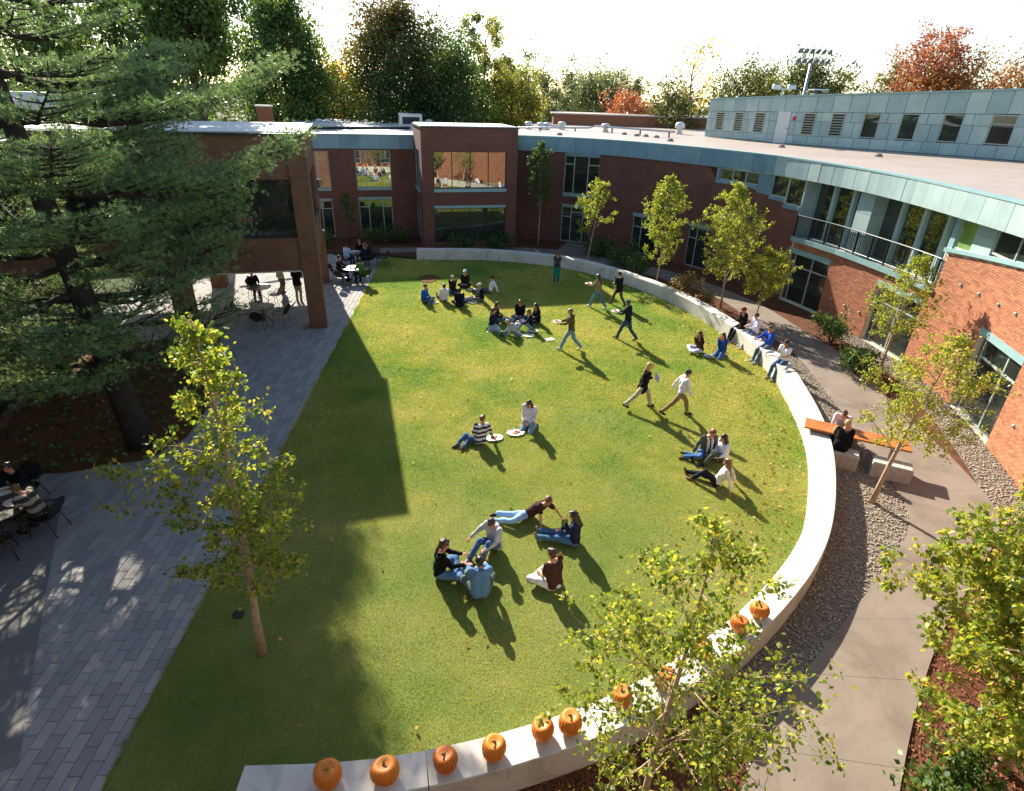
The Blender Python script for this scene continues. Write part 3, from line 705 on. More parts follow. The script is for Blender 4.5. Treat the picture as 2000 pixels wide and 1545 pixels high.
# balcony
mb = MB(); BS, BE = 19.95, 28.6
pl = [WALLC.p(s, .10) for s in np.linspace(BS, BE, 24)] + [WALLC.p(s, -2.2) for s in np.linspace(BE, BS, 24)]
MB().prism(pl, 2.95, 3.12).build('balcony_deck', M['concrete'], RB, world=True)
for k in range(6):
    a, b = BS + (BE - BS) * k / 6, BS + (BE - BS) * (k + 1) / 6; m2 = MB(); bar(m2, WALLC.p(a + .005, .12), WALLC.p(b - .005, .12), 2.98, 3.19, .06); m2.build('deck_edge_trim', M['trim'], RB, world=True)
BACK = -.7
for k, (a, b) in enumerate(((BS + .1, 21.2), (21.2, 22.3), (22.3, 23.3), (23.9, 25.1), (25.1, 26.3), (26.3, 27.5), (27.5, 28.55))):
    P0, P1 = WALLC.p(a, BACK), WALLC.p(b, BACK); cc = Curve([P0, P1], straight=True)
    window(RB, cc, .09, cc.L - .09, 3.12, 5.9, inset=0, fm='trim', gm='glass', fw=.06)
    m2 = MB(); bar(m2, cc.p(-.09), cc.p(.087), 3.12, 5.92, .26); m2.build('copper_mullion', M['copper'], RB, world=True)
m2 = MB(); bar(m2, WALLC.p(BS, .0), WALLC.p(BS, BACK - .2), 3.12, 5.9, .1); m2.build('copper_return', M['copper'], RB, world=True)
m2 = MB(); bar(m2, WALLC.p(BE, .0), WALLC.p(BE, BACK - .2), 3.12, 5.9, .1); m2.build('copper_return', M['copper'], RB, world=True)
for z0, z1 in ((3.12, 4.0), (4.01, 4.9), (4.91, 5.85)):
    pl = [WALLC.p(23.2, -.03), WALLC.p(24.1, -.03), WALLC.p(24.1, BACK - .05), WALLC.p(23.2, BACK - .05)]
    MB().prism(pl, z0, z1).build('copper_panel', M['copper'], RB, world=True)
mb = MB(); mb.tube([(*WALLC.p(s, .05), 4.2) for s in np.linspace(BS, BE, 26)], .028, 6); mb.build('handrail', M['dark_metal'], RB, world=True)
mb = MB(); mb.tube([(*WALLC.p(s, .05), 3.30) for s in np.linspace(BS, BE, 26)], .018, 5); mb.build('bottom_rail', M['dark_metal'], RB, world=True)
pme = MB().box((0, 0, .52), (.05, .05, 1.05)).mesh('railing_post', M['dark_metal']); bme2 = MB().box((0, 0, .5), (.016, .016, .9)).mesh('baluster', M['dark_metal'])
for k in range(10):
    x, y = WALLC.p(BS + .05 + (BE - BS - .1) * k / 9, .05); link('railing_post', pme, RB, (x - 14, y - 26, 3.12))
for k in range(72):
    x, y = WALLC.p(BS + .1 + (BE - BS - .2) * k / 71, .05); link('baluster', bme2, RB, (x - 14, y - 26, 3.25))
# upper right wall with windows beyond the balcony
copper_band(28.6, 28.85, 4.5, 5.95, .0, 'trim')
window(RB, WALLC, 28.85, 29.75, 4.66, 5.95, cols=(0, 1), inset=.05, gm='glass_g')
copper_band(29.75, 30.8, 4.75, 5.35, .0, 'copper'); copper_band(29.75, 30.8, 5.36, 6.0, .0, 'copper')
window(RB, WALLC, 30.8, 33.4, 4.92, 6.0, cols=(0, .5, 1), inset=.05)
copper_band(33.4, 34.5, 5.0, 6.0, 0, 'copper')
window(RB, WALLC, 34.5, 37.0, 5.02, 6.0, cols=(0, .5, 1), inset=.05); copper_band(37, 46, 5.0, 6.0, 0, 'copper', 8)
for a, b, z in ((28.6, 30.8, 4.60), (30.8, 33.4, 4.84), (33.4, 37, 4.97)): 
    n = 5; m2 = MB(); vs = []
    for t in np.linspace(a, b, n + 1):
        zt_ = btop(min(t, 45)) + .03
        for o_, dz in ((-.06, 0), (.12, 0), (.12, .13), (-.06, .13)): vs.append((*WALLC.p(t, o_), zt_ + dz))
    m2.add(vs, [(4 * i + j, 4 * i + (j + 1) % 4, 4 * i + 4 + (j + 1) % 4, 4 * i + 4 + j) for i in range(n) for j in range(4)] + [(0, 1, 2, 3), (4 * n + 3, 4 * n + 2, 4 * n + 1, 4 * n)]); m2.build('sill', M['trim'], RB, world=True)
# soffit, fascia panels, coping, roof
mb = MB(); S2 = np.linspace(0, 1, 50)
for a, b in zip(S2[:-1], S2[1:]):
    p, q, r, t = ROOFC.p(a * ROOFC.L, .02), ROOFC.p(b * ROOFC.L, .02), WALLC.p(b * WALLC.L, -1.4), WALLC.p(a * WALLC.L, -1.4)
    mb.quad((*p, 5.86), (*t, 5.86), (*r, 5.86), (*q, 5.86))
mb.build('soffit', M['copper_blue'], RB, world=True)
s = .2; k = 0
while s < ROOFC.L - .5:
    w = 1.25 if s < 13.5 else .62 + .12 * ((k * 7) % 3); e = min(s + w, ROOFC.L)
    zb = 5.77 if s < 13.5 else 5.80
    m2 = MB(); pts = [ROOFC.p(t, o_) for t in (s + .007, (s + e) / 2, e - .007) for o_ in (.02 + .012 * rng.random(), -.06)]
    f = [pts[0], pts[2], pts[4]]; bk = [pts[1], pts[3], pts[5]]; poly = f + bk[::-1]
    m2.prism(poly, zb, 6.64); m2.build('copper_panel', M['copper_blue' if s < 17.5 else 'copper'], RB, world=True)
    s = e; k += 1
mb = MB(); n = 90
for a, b in zip(np.linspace(0, ROOFC.L, n)[:-1], np.linspace(0, ROOFC.L, n)[1:]):
    A, B, C_, D_ = ROOFC.p(a, .05), ROOFC.p(b, .05), ROOFC.p(b, -.22), ROOFC.p(a, -.22)
    mb.quad((*A, 6.70), (*B, 6.70), (*C_, 6.70), (*D_, 6.70)); mb.quad((*A, 6.63), (*B, 6.63), (*B, 6.70), (*A, 6.70)); mb.quad((*D_, 6.70), (*C_, 6.70), (*C_, 6.55), (*D_, 6.55))
mb.build('coping', M['trim'], RB, world=True)
rp = [ROOFC.p(a, -.2) for a in np.linspace(0, ROOFC.L, 70)] + [(34, 2), (46, 24), (40, 62), (2, 68), (-1.2, 44)]
o = sheet('roof', [(p[0] - 14, p[1] - 26) for p in rp], 6.60, M['roof'], None, RB)
# little wall lamps / brackets
for s, z in ((23.26, 1.01), (24.2, 1.0), (25.2, 1.02), (30.0, 3.66), (31.1, 3.68), (32.3, 3.7), (33.3, 3.73), (35.5, 1.15)):
    x, y = WALLC.p(s, .03); m2 = MB(); m2.lathe((x, y, z), [(.012, -.05), (.05, -.045), (.055, 0), (.03, .03), (.012, .035)], 8); x2, y2 = WALLC.p(s, -.03); bar(m2, (x, y), (x2, y2), z - .02, z + .02, .03)
    m2.build('wall_bracket', M['copper'], RB, world=True)

# ---- brick tower bay
FT = np.array((-5.95, 38.0)); TW = 6.05
TB = thing('brick_tower', 'flat roofed brick bay projecting with two wide four pane windows', 'building', (-3, 39, 0))
tf = Curve([tuple(FT), tuple(FT + U * TW)], straight=True); tl = Curve([tuple(FT + V * 4.3), tuple(FT)], straight=True); tr_ = Curve([tuple(FT + U * TW), tuple(FT + U * TW + V * 4.3)], straight=True)
TZ = 7.16
wall_grid(tf, 0, TW, -.1, lambda s: TZ, [(.72, 5.35, 3.68, 5.86), (.68, 5.33, .36, 2.5)], TB, M['brick'], ds=2)
wall_grid(tl, 0, 4.3, -.1, lambda s: TZ, [(.5, 3.2, 3.5, 5.8), (.5, 3.2, .3, 2.4)], TB, M['brick'], ds=2); wall_grid(tr_, 0, 4.3, -.1, lambda s: TZ, [], TB, M['brick'], ds=2)
window(TB, tf, .72, 5.35, 3.68, 5.86, cols=(0, .25, .5, .75, 1), fm='frame_dark', gm='glass_r', inset=.15, sill=.2)
window(TB, tf, .68, 5.33, .36, 2.5, cols=(0, .25, .5, .75, 1), fm='frame_dark', gm='glass', inset=.15, lintel=.16)
window(TB, tl, .5, 3.2, 3.5, 5.8, cols=(0, .5, 1), fm='trim', inset=.1, sill=.2); window(TB, tl, .5, 3.2, .3, 2.4, cols=(0, .5, 1), fm='trim', inset=.1)
q = [tuple(FT - U * .05 - V * .05), tuple(FT + U * (TW + .05) - V * .05), tuple(FT + U * (TW + .05) + V * 4.4), tuple(FT - U * .05 + V * 4.4)]
MB().prism(q, TZ, TZ + .07).build('coping', M['frame_dark'], TB, world=True)
q = [tuple(FT + U * .05 + V * .05), tuple(FT + U * (TW - .05) + V * .05), tuple(FT + U * (TW - .05) + V * 4.3), tuple(FT + U * .05 + V * 4.3)]
MB().prism(q, TZ + .072, TZ + .11).build('roof', M['roof_white'], TB, world=True)

# ---- far left wing
FB = np.array((-6.7, 42.1)); bwc = Curve([tuple(FB - U * 9.0), tuple(FB)], straight=True)
BWB = thing('brick_wing', 'two storey brick wing with teal fascia and tall three part windows', 'building', (-10.5, 41, 0))
sx = lambda d: 9.0 + d
op = [(sx(-4.24), sx(-1.95), 3.2, 5.55), (sx(-4.24), sx(-2.0), .14, 2.47), (sx(-6.9), sx(-5.9), 3.18, 5.47), (sx(-6.95), sx(-5.95), .05, 2.4)]
wall_grid(bwc, 0, 9.0, -.1, lambda s: 5.69, op, BWB, M['brick'], ds=3)
for i, o_ in enumerate(op):
    window(BWB, bwc, *o_, cols=(0, .3, .72, 1) if i < 2 else (0, .3, 1), trans={0: [.78], 2: [.78]} if i < 2 else {1: [.78]}, gm='glass_r' if i in (0, 2) else 'glass', sill=.14 if i in (0, 2) else None, lintel=.14 if i in (1, 3) else None)
for k in range(7):
    m2 = MB(); bar(m2, bwc.p(9 * k / 7 + .006, .03), bwc.p(9 * (k + 1) / 7 - .006, .03), 5.64, 6.46, .1); m2.build('copper_panel', M['copper_blue'], BWB, world=True)
m2 = MB(); bar(m2, bwc.p(0, .06), bwc.p(9, .06), 6.462, 6.53, .2); m2.build('coping', M['trim'], BWB, world=True)
q = [bwc.p(0, .0), bwc.p(9.0, 0), tuple(FB + V * 24 + U * 8), tuple(FB + V * 24 - U * 9)]
MB().prism(q, 6.38, 6.45).build('roof', M['roof_white'], BWB, world=True)

# ---- portico building on the left
F = np.array((-8.0, 23.27)); LB = thing('portico_building', 'brown brick upper storey carried on square pillars over the patio', 'building', (-12, 25, 0))
DEP = 7.4; lf = Curve([tuple(F - U * 8.9), tuple(F)], straight=True); le = Curve([tuple(F), tuple(F + V * DEP)], straight=True); lbk = Curve([tuple(F + V * DEP), tuple(F + V * DEP - U * 8.9)], straight=True)
LZ = 7.45
wall_grid(lf, 0, 8.9, 2.5, lambda s: LZ, [(.6, 8.3, 3.78, 5.95)], LB, M['brick_left'], ds=3, reveal=.35)
wall_grid(le, 0, DEP, 2.5, lambda s: LZ, [(1.3, 6.0, 3.78, 5.95)], LB, M['brick_left'], ds=3); wall_grid(lbk, 0, 8.9, 2.5, lambda s: LZ, [], LB, M['brick_left'], ds=3)
window(LB, lf, .6, 8.3, 3.78, 5.95, cols=(0, .2, .4, .6, .8, 1), fm='frame_dark', gm='glass', inset=.28, fw=.06)
window(LB, le, 1.3, 6.0, 3.78, 5.95, cols=(0, .33, .66, 1), fm='frame_dark', gm='glass', inset=.15, fw=.06)
q = [tuple(F - U * 8.9 + V * .02), tuple(F - U * .02 + V * .02), tuple(F + V * (DEP - .02) - U * .02), tuple(F + V * (DEP - .02) - U * 8.9)]
MB().prism(q, 2.44, 2.52).build('ceiling', M['concrete'], LB, world=True)
def pillar(c0, w, d, z1):
    c0 = np.array(c0); cc = [tuple(c0), tuple(c0 + U * w), tuple(c0 + U * w + V * d), tuple(c0 + V * d)]; mb = MB()
    for i in range(4):
        a, b = cc[i], cc[(i + 1) % 4]; L = math.dist(a, b)
        mb.quad((*a, -.05), (*b, -.05), (*b, z1), (*a, z1), [(0, 0), (L, 0), (L, z1), (0, z1)])
    mb.quad(*[(*p, z1) for p in cc]); return mb.build('pillar', M['brick_left'], LB, world=True)
pillar(F - U * .62 - V * .06, .68, .75, LZ - .02); pillar(F + V * (DEP - .7) - U * .66, .72, .76, 2.6); pillar(F - U * 5.6 - V * .04, .68, .75, 2.6); pillar(F + V * (DEP - .7) - U * 5.6, .68, .75, 2.6)
q = [tuple(F - U * 8.9 - V * .1), tuple(F + U * .1 - V * .1), tuple(F + U * .1 + V * (DEP + .1)), tuple(F - U * 8.9 + V * (DEP + .1))]
MB().prism(q, LZ, LZ + .09).build('coping', M['frame_dark'], LB, world=True)
q = [tuple(F - U * 9.5 + V * .2), tuple(F - U * .2 + V * .2), tuple(F - U * .2 + V * (DEP - .2)), tuple(F - U * 9.5 + V * (DEP - .2))]
MB().prism(q, LZ + .092, LZ + .13).build('roof', M['roof_white'], LB, world=True)

# ---- west wing in deep shade
wa = np.array((-14.74, 14.32)); ww = Curve([tuple(wa - V * 10.5), tuple(wa + V * 6.83)], straight=True); WB = thing('west_wing', 'shaded brick wing with glazed ground floor behind the pine', 'building', (-16, 14, 0))
ops = []
for k in range(5): a = .5 + 3.3 * k; ops += [(a, a + 2.6, .05, 2.6), (a, a + 2.6, 3.9, 5.9)]
wall_grid(ww, 0, ww.L, -.1, lambda s: 7.2, ops, WB, M['brick_left'], ds=3, reveal=.5)
for i, o_ in enumerate(ops): window(WB, ww, *o_, cols=(0, .5, 1), trans={0: [.28], 1: [.28]} if i % 2 == 0 else None, fm='frame_dark', inset=.4)
q = [ww.p(0, .05), ww.p(ww.L, .05), tuple(wa + V * 16 - U * 30), tuple(wa - V * 10.5 - U * 30)]
MB().prism(q, 7.2, 7.3).build('roof', M['roof_white'], WB, world=True)

# ---- building the photograph was taken from (seen only mirrored in the far windows)
NB = thing('near_building', 'red brick building facing the tower across the lawn', 'building', (0, -1, 0))
nc = Curve([(13, -.9), (-13.5, -.9)], straight=True); ops = [(2 + 4.4 * k, 4.4 + 4.4 * k, z, z + 2.3) for k in range(5) for z in (.3, 3.4)]
wall_grid(nc, 0, nc.L, -.1, lambda s: 7.6, ops, NB, M['brick'], ds=4)
for o_ in ops: window(NB, nc, *o_, cols=(0, .4, 1), trans={0: [.75]}, lintel=.2)
m2 = MB(); bar(m2, nc.p(0, .1), nc.p(nc.L, .1), 7.6, 7.9, .4); m2.build('coping', M['trim'], NB, world=True)

# ---- copper penthouse on the curved roof
PC = Curve([(14.1, 49), (16.8, 44.5), (19.8, 41.4), (23, 38.8), (25.5, 36.2), (27.3, 33.5), (28.5, 30.5), (29, 27)])
PH = thing('copper_penthouse', 'low rooftop block clad in patina copper panels with louvres, door and windows', 'penthouse', (20, 40, 6.6))
ztp = lambda s: 9.12 + .047 * s
z1r = lambda s: 8.36 + .026 * s; z3r = lambda s: 7.08 + .011 * s
lou = [(.9, 1.65), (2.65, 3.4), (4.4, 5.18), (7.85, 8.6), (9.58, 10.33)]; pw = [(11.4, 12.3), (13.42, 14.33), (15.55, 16.55), (17.87, 19.03), (20.4, 21.7), (23, 24.3)]; door = (6.08, 7.0)
allo = sorted(lou + pw + [door])
def ppan(s0, s1, za, zb, zc=None, zd=None):
    """panel between s0,s1; bottoms za(s0),zb(s1)..."""
    p, q = PC.p(s0 + .012, .01 + .014 * rng.random()), PC.p(s1 - .012, .01 + .014 * rng.random()); r, t = PC.p(s1 - .012, -.06), PC.p(s0 + .012, -.06)
    mid = PC.p((s0 + s1) / 2, .03 + .02 * rng.random()); zm0, zm1 = (za[0] + za[1]) / 2, (zb[0] + zb[1]) / 2
    g = .01
    vs = [(*p, za[0] + g), (*q, za[1] + g), (*q, zb[1] - g), (*p, zb[0] - g), (*mid, (zm0 + zm1) / 2), (*t, za[0] + g), (*r, za[1] + g), (*r, zb[1] - g), (*t, zb[0] - g)]
    MB().add(vs, [(0, 1, 4), (1, 2, 4), (2, 3, 4), (3, 0, 4), (0, 5, 6, 1), (1, 6, 7, 2), (2, 7, 8, 3), (3, 8, 5, 0)]).build('copper_panel', M['copper'], PH, world=True)
s = 0.0; k = 0
while s < PC.L - .2:
    e = min(s + (1.0 if k else .45), PC.L); ppan(s, e, (z1r(s), z1r(e)), (ztp(s), ztp(e))); s = e; k += 1
s = 0.0; k = 0
while s < PC.L - .2:
    e = min(s + .93, PC.L)
    if not (e > door[0] + .02 and s < door[1] - .02): ppan(s, e, (6.62, 6.62), (z3r(s), z3r(e)))
    else:
        if door[0] - s > .1: ppan(s, door[0], (6.62, 6.62), (z3r(s), z3r(door[0])))
        if e - door[1] > .1: ppan(door[1], e, (6.62, 6.62), (z3r(door[1]), z3r(e)))
    s = e; k += 1
prev = 0.0
for a, b in allo + [(PC.L, PC.L)]:
    w = a - prev
    if w > .05:
        m_ = prev + w * (.42 if int(prev * 3) % 2 else .58); zh = lambda s_, f: z3r(s_) + (z1r(s_) - z3r(s_)) * f
        ppan(prev, prev + w * .35, (zh(prev, .62),) * 2, (z1r(prev), z1r(prev))); ppan(prev + w * .35, a, (zh(prev, .62),) * 2, (z1r(prev), z1r(a)))
        ppan(prev, m_, (z3r(prev), z3r(m_)), (zh(prev, .62),) * 2); ppan(m_, a, (z3r(m_), z3r(a)), (zh(prev, .62),) * 2)
    prev = b
for a, b in lou:
    z0, z1 = z3r(a) + .02, z1r(a) - .02; m2 = MB(); P0, P1 = PC.p(a, .02), PC.p(b, .02)
    for (x, y) in ((0, .05), (.95, 1)):
        pa = tuple(np.array(P0) + (np.array(P1) - np.array(P0)) * x); pb = tuple(np.array(P0) + (np.array(P1) - np.array(P0)) * y); bar(m2, pa, pb, z0, z1, .08)
    bar(m2, P0, P1, z1 - .05, z1 + .01, .09); bar(m2, P0, P1, z0 - .01, z0 + .05, .09)
    lv = m2.build('louvre', M['frame'], PH, world=True); n = 9; rz = math.atan2(P1[1] - P0[1], P1[0] - P0[0])
    m2 = MB(); bar(m2, PC.p(a, -.12), PC.p(b, -.12), z0, z1, .02); m2.build('louvre_back', M['dark_metal'], lv, world=True)
    for i in range(n): m2 = MB(); m2.box(((P0[0] + P1[0]) / 2, (P0[1] + P1[1]) / 2, z0 + .08 + (z1 - z0 - .14) * i / (n - 1)), ((b - a) * .9, .10, .018), rz, -.7); m2.build('slat', M['frame'], lv, world=True)
for a, b in pw: window(PH, PC, a, b, z3r(a) + .05, z1r(a) - .02, cols=(0, 1), inset=.05, fw=.05)
m2 = MB(); bar(m2, PC.p(door[0] + .02), PC.p(door[1] - .02), 6.62, 8.55, .07); d_ = m2.build('door', M['metal_white'], PH, world=True)
m2 = MB(); m2.ell((*PC.p(door[1] - .13, .08), 7.55), (.035, .035, .035)); m2.build('door_handle', M['dark_metal'], d_, world=True)
m2 = MB(); bar(m2, PC.p(7.15, .05), PC.p(7.36, .05), 8.05, 8.28, .02); m2.build('red_notice', M['red_sign'], PH, world=True)
m2 = MB(); n = 40
for a, b in zip(np.linspace(0, PC.L, n)[:-1], np.linspace(0, PC.L, n)[1:]):
    A, B, C_, D_ = PC.p(a, .1), PC.p(b, .1), PC.p(b, -.4), PC.p(a, -.4); za, zb = ztp(a), ztp(b)
    m2.quad((*A, za), (*B, zb), (*B, zb + .09), (*A, za + .09)); m2.quad((*A, za + .09), (*B, zb + .09), (*C_, zb + .09), (*D_, za + .09)); m2.quad((*B, zb), (*A, za), (*D_, za), (*C_, zb))
m2.build('coping', M['trim'], PH, world=True)
rp = [PC.p(a, -.3) for a in np.linspace(0, PC.L, 20)]; bk = [(42, 27), (34, 44), (22, 54)]; allp = rp + bk; n = len(allp); m2 = MB()
zt = [ztp(a) for a in np.linspace(0, PC.L, 20)] + [10.0, 10.0, 9.4]
m2.add([(*p, 6.62) for p in allp] + [(*p, z) for p, z in zip(allp, zt)], [tuple(range(n, 2 * n))] + [(i, (i + 1) % n, n + (i + 1) % n, n + i) for i in range(n)])
m2.build('core', M['copper_blue'], PH, world=True)
# ================================================================== TREES AND SHRUBS
def leaves(sites, size, rng_, mat, droop=.4, name='crown', fold=.25, wide=.36, tone=None, fine=False, tri=False):
    n = len(sites); d = rng_.normal(size=(n, 3)); d[:, 2] -= droop; d /= np.linalg.norm(d, axis=1)[:, None]
    w = np.cross(d, rng_.normal(size=(n, 3))); w /= np.linalg.norm(w, axis=1)[:, None] + 1e-9; nn = np.cross(d, w)
    L = (size * (.65 + .6 * rng_.random(n)))[:, None]; p = sites
    a, t = p, p + d * L; m = p + d * L * .42 + nn * L * fold * (rng_.random((n, 1)) * .6)
    l, r = m - w * L * wide, m + w * L * wide
    tn = rng_.random(n) if tone is None else np.clip(tone + .28 * (rng_.random(n) - .5), 0, 1)
    if tri:
        v = np.stack([a - w * L * wide * .5, t, p + w * L * wide * 1.1 + d * L * .3], 1).reshape(-1, 3); return np_mesh(name, v, np.arange(3 * n).reshape(-1, 3), mat, tn)
    if fine:
        m2 = p + d * L * .74 + nn * L * fold * .1; l2, r2 = m2 - w * L * wide * .62, m2 + w * L * wide * .62; m1 = p + d * L * .3; l, r = m1 - w * L * wide + (m - p - d * L * .42), m1 + w * L * wide + (m - p - d * L * .42)
        v = np.stack([a, l, l2, t, r2, r], 1).reshape(-1, 3); b = np.arange(n)[:, None] * 6
        f = np.concatenate([b + [0, 1, 2], b + [0, 2, 3], b + [0, 3, 4], b + [0, 4, 5]], 1).reshape(-1, 3); return np_mesh(name, v, f, mat, np.repeat(tn, 4))
    v = np.stack([a, l, t, r], 1).reshape(-1, 3); b = np.arange(n)[:, None] * 4
    f = np.concatenate([b + [0, 1, 2], b + [0, 2, 3]], 1).reshape(-1, 3)
    return np_mesh(name, v, f, mat, np.repeat(tn, 2))

def bez(a, b, up, n, rg, jit=.05):
    a, b = np.array(a), np.array(b); L = np.linalg.norm(b - a); out = []
    for t in np.linspace(0, 1, n):
        p = a + (b - a) * t; p[2] += up * L * math.sin(t * math.pi) * .5
        if 0 < t < 1: p += rg.normal(size=3) * jit * L * .3
        out.append(p)
    return out

def young_tree(name, label, base, H, R, cb, n_limb, n_leaf, leaf, mat, bark, seed, r0=.055, lean=(0, 0), up=.8, group=None, sparse=0.0, cat='tree', extra=(), zoff=0):
    """slim young tree: trunk, limbs, twigs and leaves strung along the twigs"""
    rg = np.random.default_rng(seed); root = thing(name, label, cat, (base[0], base[1], zoff), 0, group); mb = MB(); sites = []
    tp = []
    for k in range(9):
        t = k / 8; tp.append(np.array((lean[0] * t + .05 * math.sin(seed + 5 * t), lean[1] * t + .05 * math.cos(seed + 4 * t), H * .97 * t)))
    tr = [r0 * (1.35 if k == 0 else 1) * (1 - .88 * k / 8) for k in range(9)]
    tp[0][2] = -.08
    mb.tube(tp, tr, 7)
    def trunk(h): 
        t = min(max(h / (H * .97), 0), 1) * 8; i = min(int(t), 7); return tp[i] + (tp[i + 1] - tp[i]) * (t - i)
    specs = []
    for i in range(n_limb):
        t = (i + rg.random()) / n_limb; h = cb + (H * .96 - cb) * t
        prof = math.sin(math.pi * min(1, (.16 + .84 * t)) ** .8) * (1 - .25 * t) + .12
        specs.append((h, i * 2.4 + rg.random() * .9, R * prof * (.7 + .55 * rg.random()), up * (.7 + .6 * rg.random())))
    specs += list(extra)
    for h, az, ln, u_ in specs:
        if rg.random() < sparse: continue
        a = trunk(h); d = np.array((math.cos(az), math.sin(az), u_)); d /= np.linalg.norm(d); b = a + d * ln * (1 + .3 * u_)
        pts = bez(a, b, .12, 5, rg, .09); r = max(.006, r0 * .32 * (1 - .7 * h / H)); mb.tube(pts, [r, r * .8, r * .6, r * .4, r * .2], 4, False)
        nt = max(4, int(ln * 7))
        for q in range(nt):
            f = .18 + .8 * (q + rg.random()) / nt; i = min(int(f * 4), 3); p = pts[i] + (pts[i + 1] - pts[i]) * (f * 4 - i)
            e = d * .5 + rg.normal(size=3) * .62; e /= np.linalg.norm(e); e[2] += .1; tl = ln * (.2 + .28 * rg.random()) * (1.15 - .5 * f) + .1
            ee = p + e * tl; mb.tube([p, (p + ee) / 2 + rg.normal(size=3) * .02, ee], [r * .3, r * .22, r * .1], 3, False)
            m = rg.integers(4, 10)
            for _ in range(m): sites.append(p + (ee - p) * (.2 + .85 * rg.random()) + rg.normal(size=3) * .035)
    S = np.array(sites); idx = rg.choice(len(S), n_leaf, replace=len(S) < n_leaf); S = S[idx] + rg.normal(size=(n_leaf, 3)) * .045
    mb.build('trunk', M[bark], root, True); cr = link('crown', leaves(S, leaf, rg, M[mat], fine=n_leaf in (6800, 7400)), root); return root

TL = 'slender young birches planted around the lawn'
young_tree('birch_tree', 'tall young birch with peeling tan trunk standing alone on the lawn beside the paving', (-4.283, 7.130, 0.000), 6.5, .84, 1.3, 44, 6800, .074, 'leaf_birch', 'bark_birch', 11, .075, (.12, .0), .55, extra=((3.6, 3.15, 1.7, .12), (3.3, 3.3, 1.5, .02), (2.9, -.6, .9, .3), (2.0, -.3, .9, .2)))
young_tree('birch_tree', 'young birch rising behind the row of pumpkins on the seat wall', (2.02, 4.62), 5.3, 1.15, .8, 36, 7400, .07, 'leaf_birch', 'bark_birch', 23, .055, (.1, .1), .4, extra=((1.6, .2, 1.7, .15), (1.9, -.1, 1.8, .25), (1.3, .5, 1.5, .2), (2.6, 2.6, 1.4, .3), (2.2, 1.2, 1.5, .2)))
young_tree('birch_tree', 'young birch in the pebble bed beside the stone benches', (9.329, 12.236, 0.000), 4.6, 1.25, 1.35, 34, 6000, .07, 'leaf_birch_y', 'bark_birch', 35, .065, (.62, .1), .6)
young_tree('birch_tree', 'young birch in front of the brick wall below the balcony end', (13.727, 20.035, 0.000), 4.6, 1.0, 1.2, 30, 5000, .075, 'leaf_birch', 'bark_birch', 41, .055, (.1, .0), .8)
young_tree('birch_tree', 'full golden green young tree behind the wall left of the seated students', (10.085, 27.739, 0.000), 5.9, 1.35, 1.1, 44, 11000, .088, 'leaf_birch_y', 'bark_birch', 52, .05, (-.1, 0), .9)
young_tree('birch_tree', 'low bushy young tree right behind the seated students in caps', (11.310, 26.216, 0.000), 3.3, 1.0, .6, 28, 7000, .085, 'leaf_birch_y', 'bark_birch', 57, .035, (0, 0), .9)
young_tree('birch_tree', 'slim young birch with pale twin stem between the shrubs and curved wall', (7.540, 30.745, 0.000), 5.9, 1.15, 1.0, 38, 9500, .085, 'leaf_birch', 'bark_birch', 63, .05, (.05, 0), 1.0, sparse=.1)
young_tree('birch_tree', 'thin leaning young birch in front of the glass door', (4.152, 34.795, 0.000), 5.0, 1.25, 1.4, 24, 3800, .09, 'leaf_birch', 'bark_birch', 71, .045, (.75, 0), 1.0, sparse=.2)
young_tree('birch_tree', 'narrow dark upright birch beside the brick tower', (1.42, 40.05), 6.5, .95, 2.1, 38, 7500, .09, 'leaf_shrub', 'bark_birch', 82, .05, (0, 0), 1.6)
young_tree('ornamental_tree', 'small dim sapling between the windows of the brick wing', (-11.0, 38.9), 3.1, .55, 1.0, 16, 900, .11, 'leaf_dark', 'bark', 93, .03, (0, 0), 1.4)
young_tree('leafy_tree', 'dense yellow green young tree at the edge of the walk and red mulch', (7.75, 5.55), 4.5, 1.75, .5, 80, 38000, .1, 'leaf_birch_y', 'bark_birch', 104, .07, (.55, .1), .55)

def shrub(label, base, r, h, n, mat, leaf, seed, group='shrubs in the planting beds', name='shrub'):
    rg = np.random.default_rng(seed); root = thing(name, label, 'shrub', (base[0], base[1], -.03), 0, group); mb = MB(); S = []
    for k in range(14):
        az = k * 2.4 + rg.random(); q = r * (.3 + .7 * rg.random()); e = np.array((q * math.cos(az), q * math.sin(az), h * (.55 + .5 * rg.random())))
        pts = bez((0.04 * math.cos(az), .04 * math.sin(az), -.03), e, .15, 4, rg, .08); mb.tube(pts, [.014, .011, .008, .004], 4, False)
        for _ in range(6):
            f = .3 + .7 * rg.random(); S.append(np.array(pts[1]) * (1 - f) + e * f + rg.normal(size=3) * r * .13)
    S = np.array(S); S = S[rg.integers(0, len(S), n)] + rg.normal(size=(n, 3)) * r * .15; S[:, 2] = np.abs(S[:, 2])
    mb.build('stem', M['bark'], root); link('foliage', leaves(S, leaf, rg, M[mat], .1), root)
shrub('round dark glossy shrub between the walk and the brick wall', (13.548, 23.454, 0.000), .75, 1.05, 1500, 'leaf_shrub', .10, 1)
shrub('spreading light green shrub beside the red mulch patch', (12.987, 20.207, 0.000), .75, .95, 1500, 'leaf_shrub', .11, 2)
shrub('small low shrub at the corner of the ground floor window', (14.251, 26.065, 0.000), .4, .4, 350, 'leaf_shrub', .08, 3)
shrub('rusty leaved shrub behind the seat wall below the slim birch', (8.517, 28.550, 0.000), .8, 1.3, 1100, 'leaf_shrub_rust', .11, 4)
shrub('olive shrub behind the seat wall next to the golden tree', (9.054, 27.026, 0.000), .6, 1.0, 700, 'leaf_shrub_rust', .10, 5)
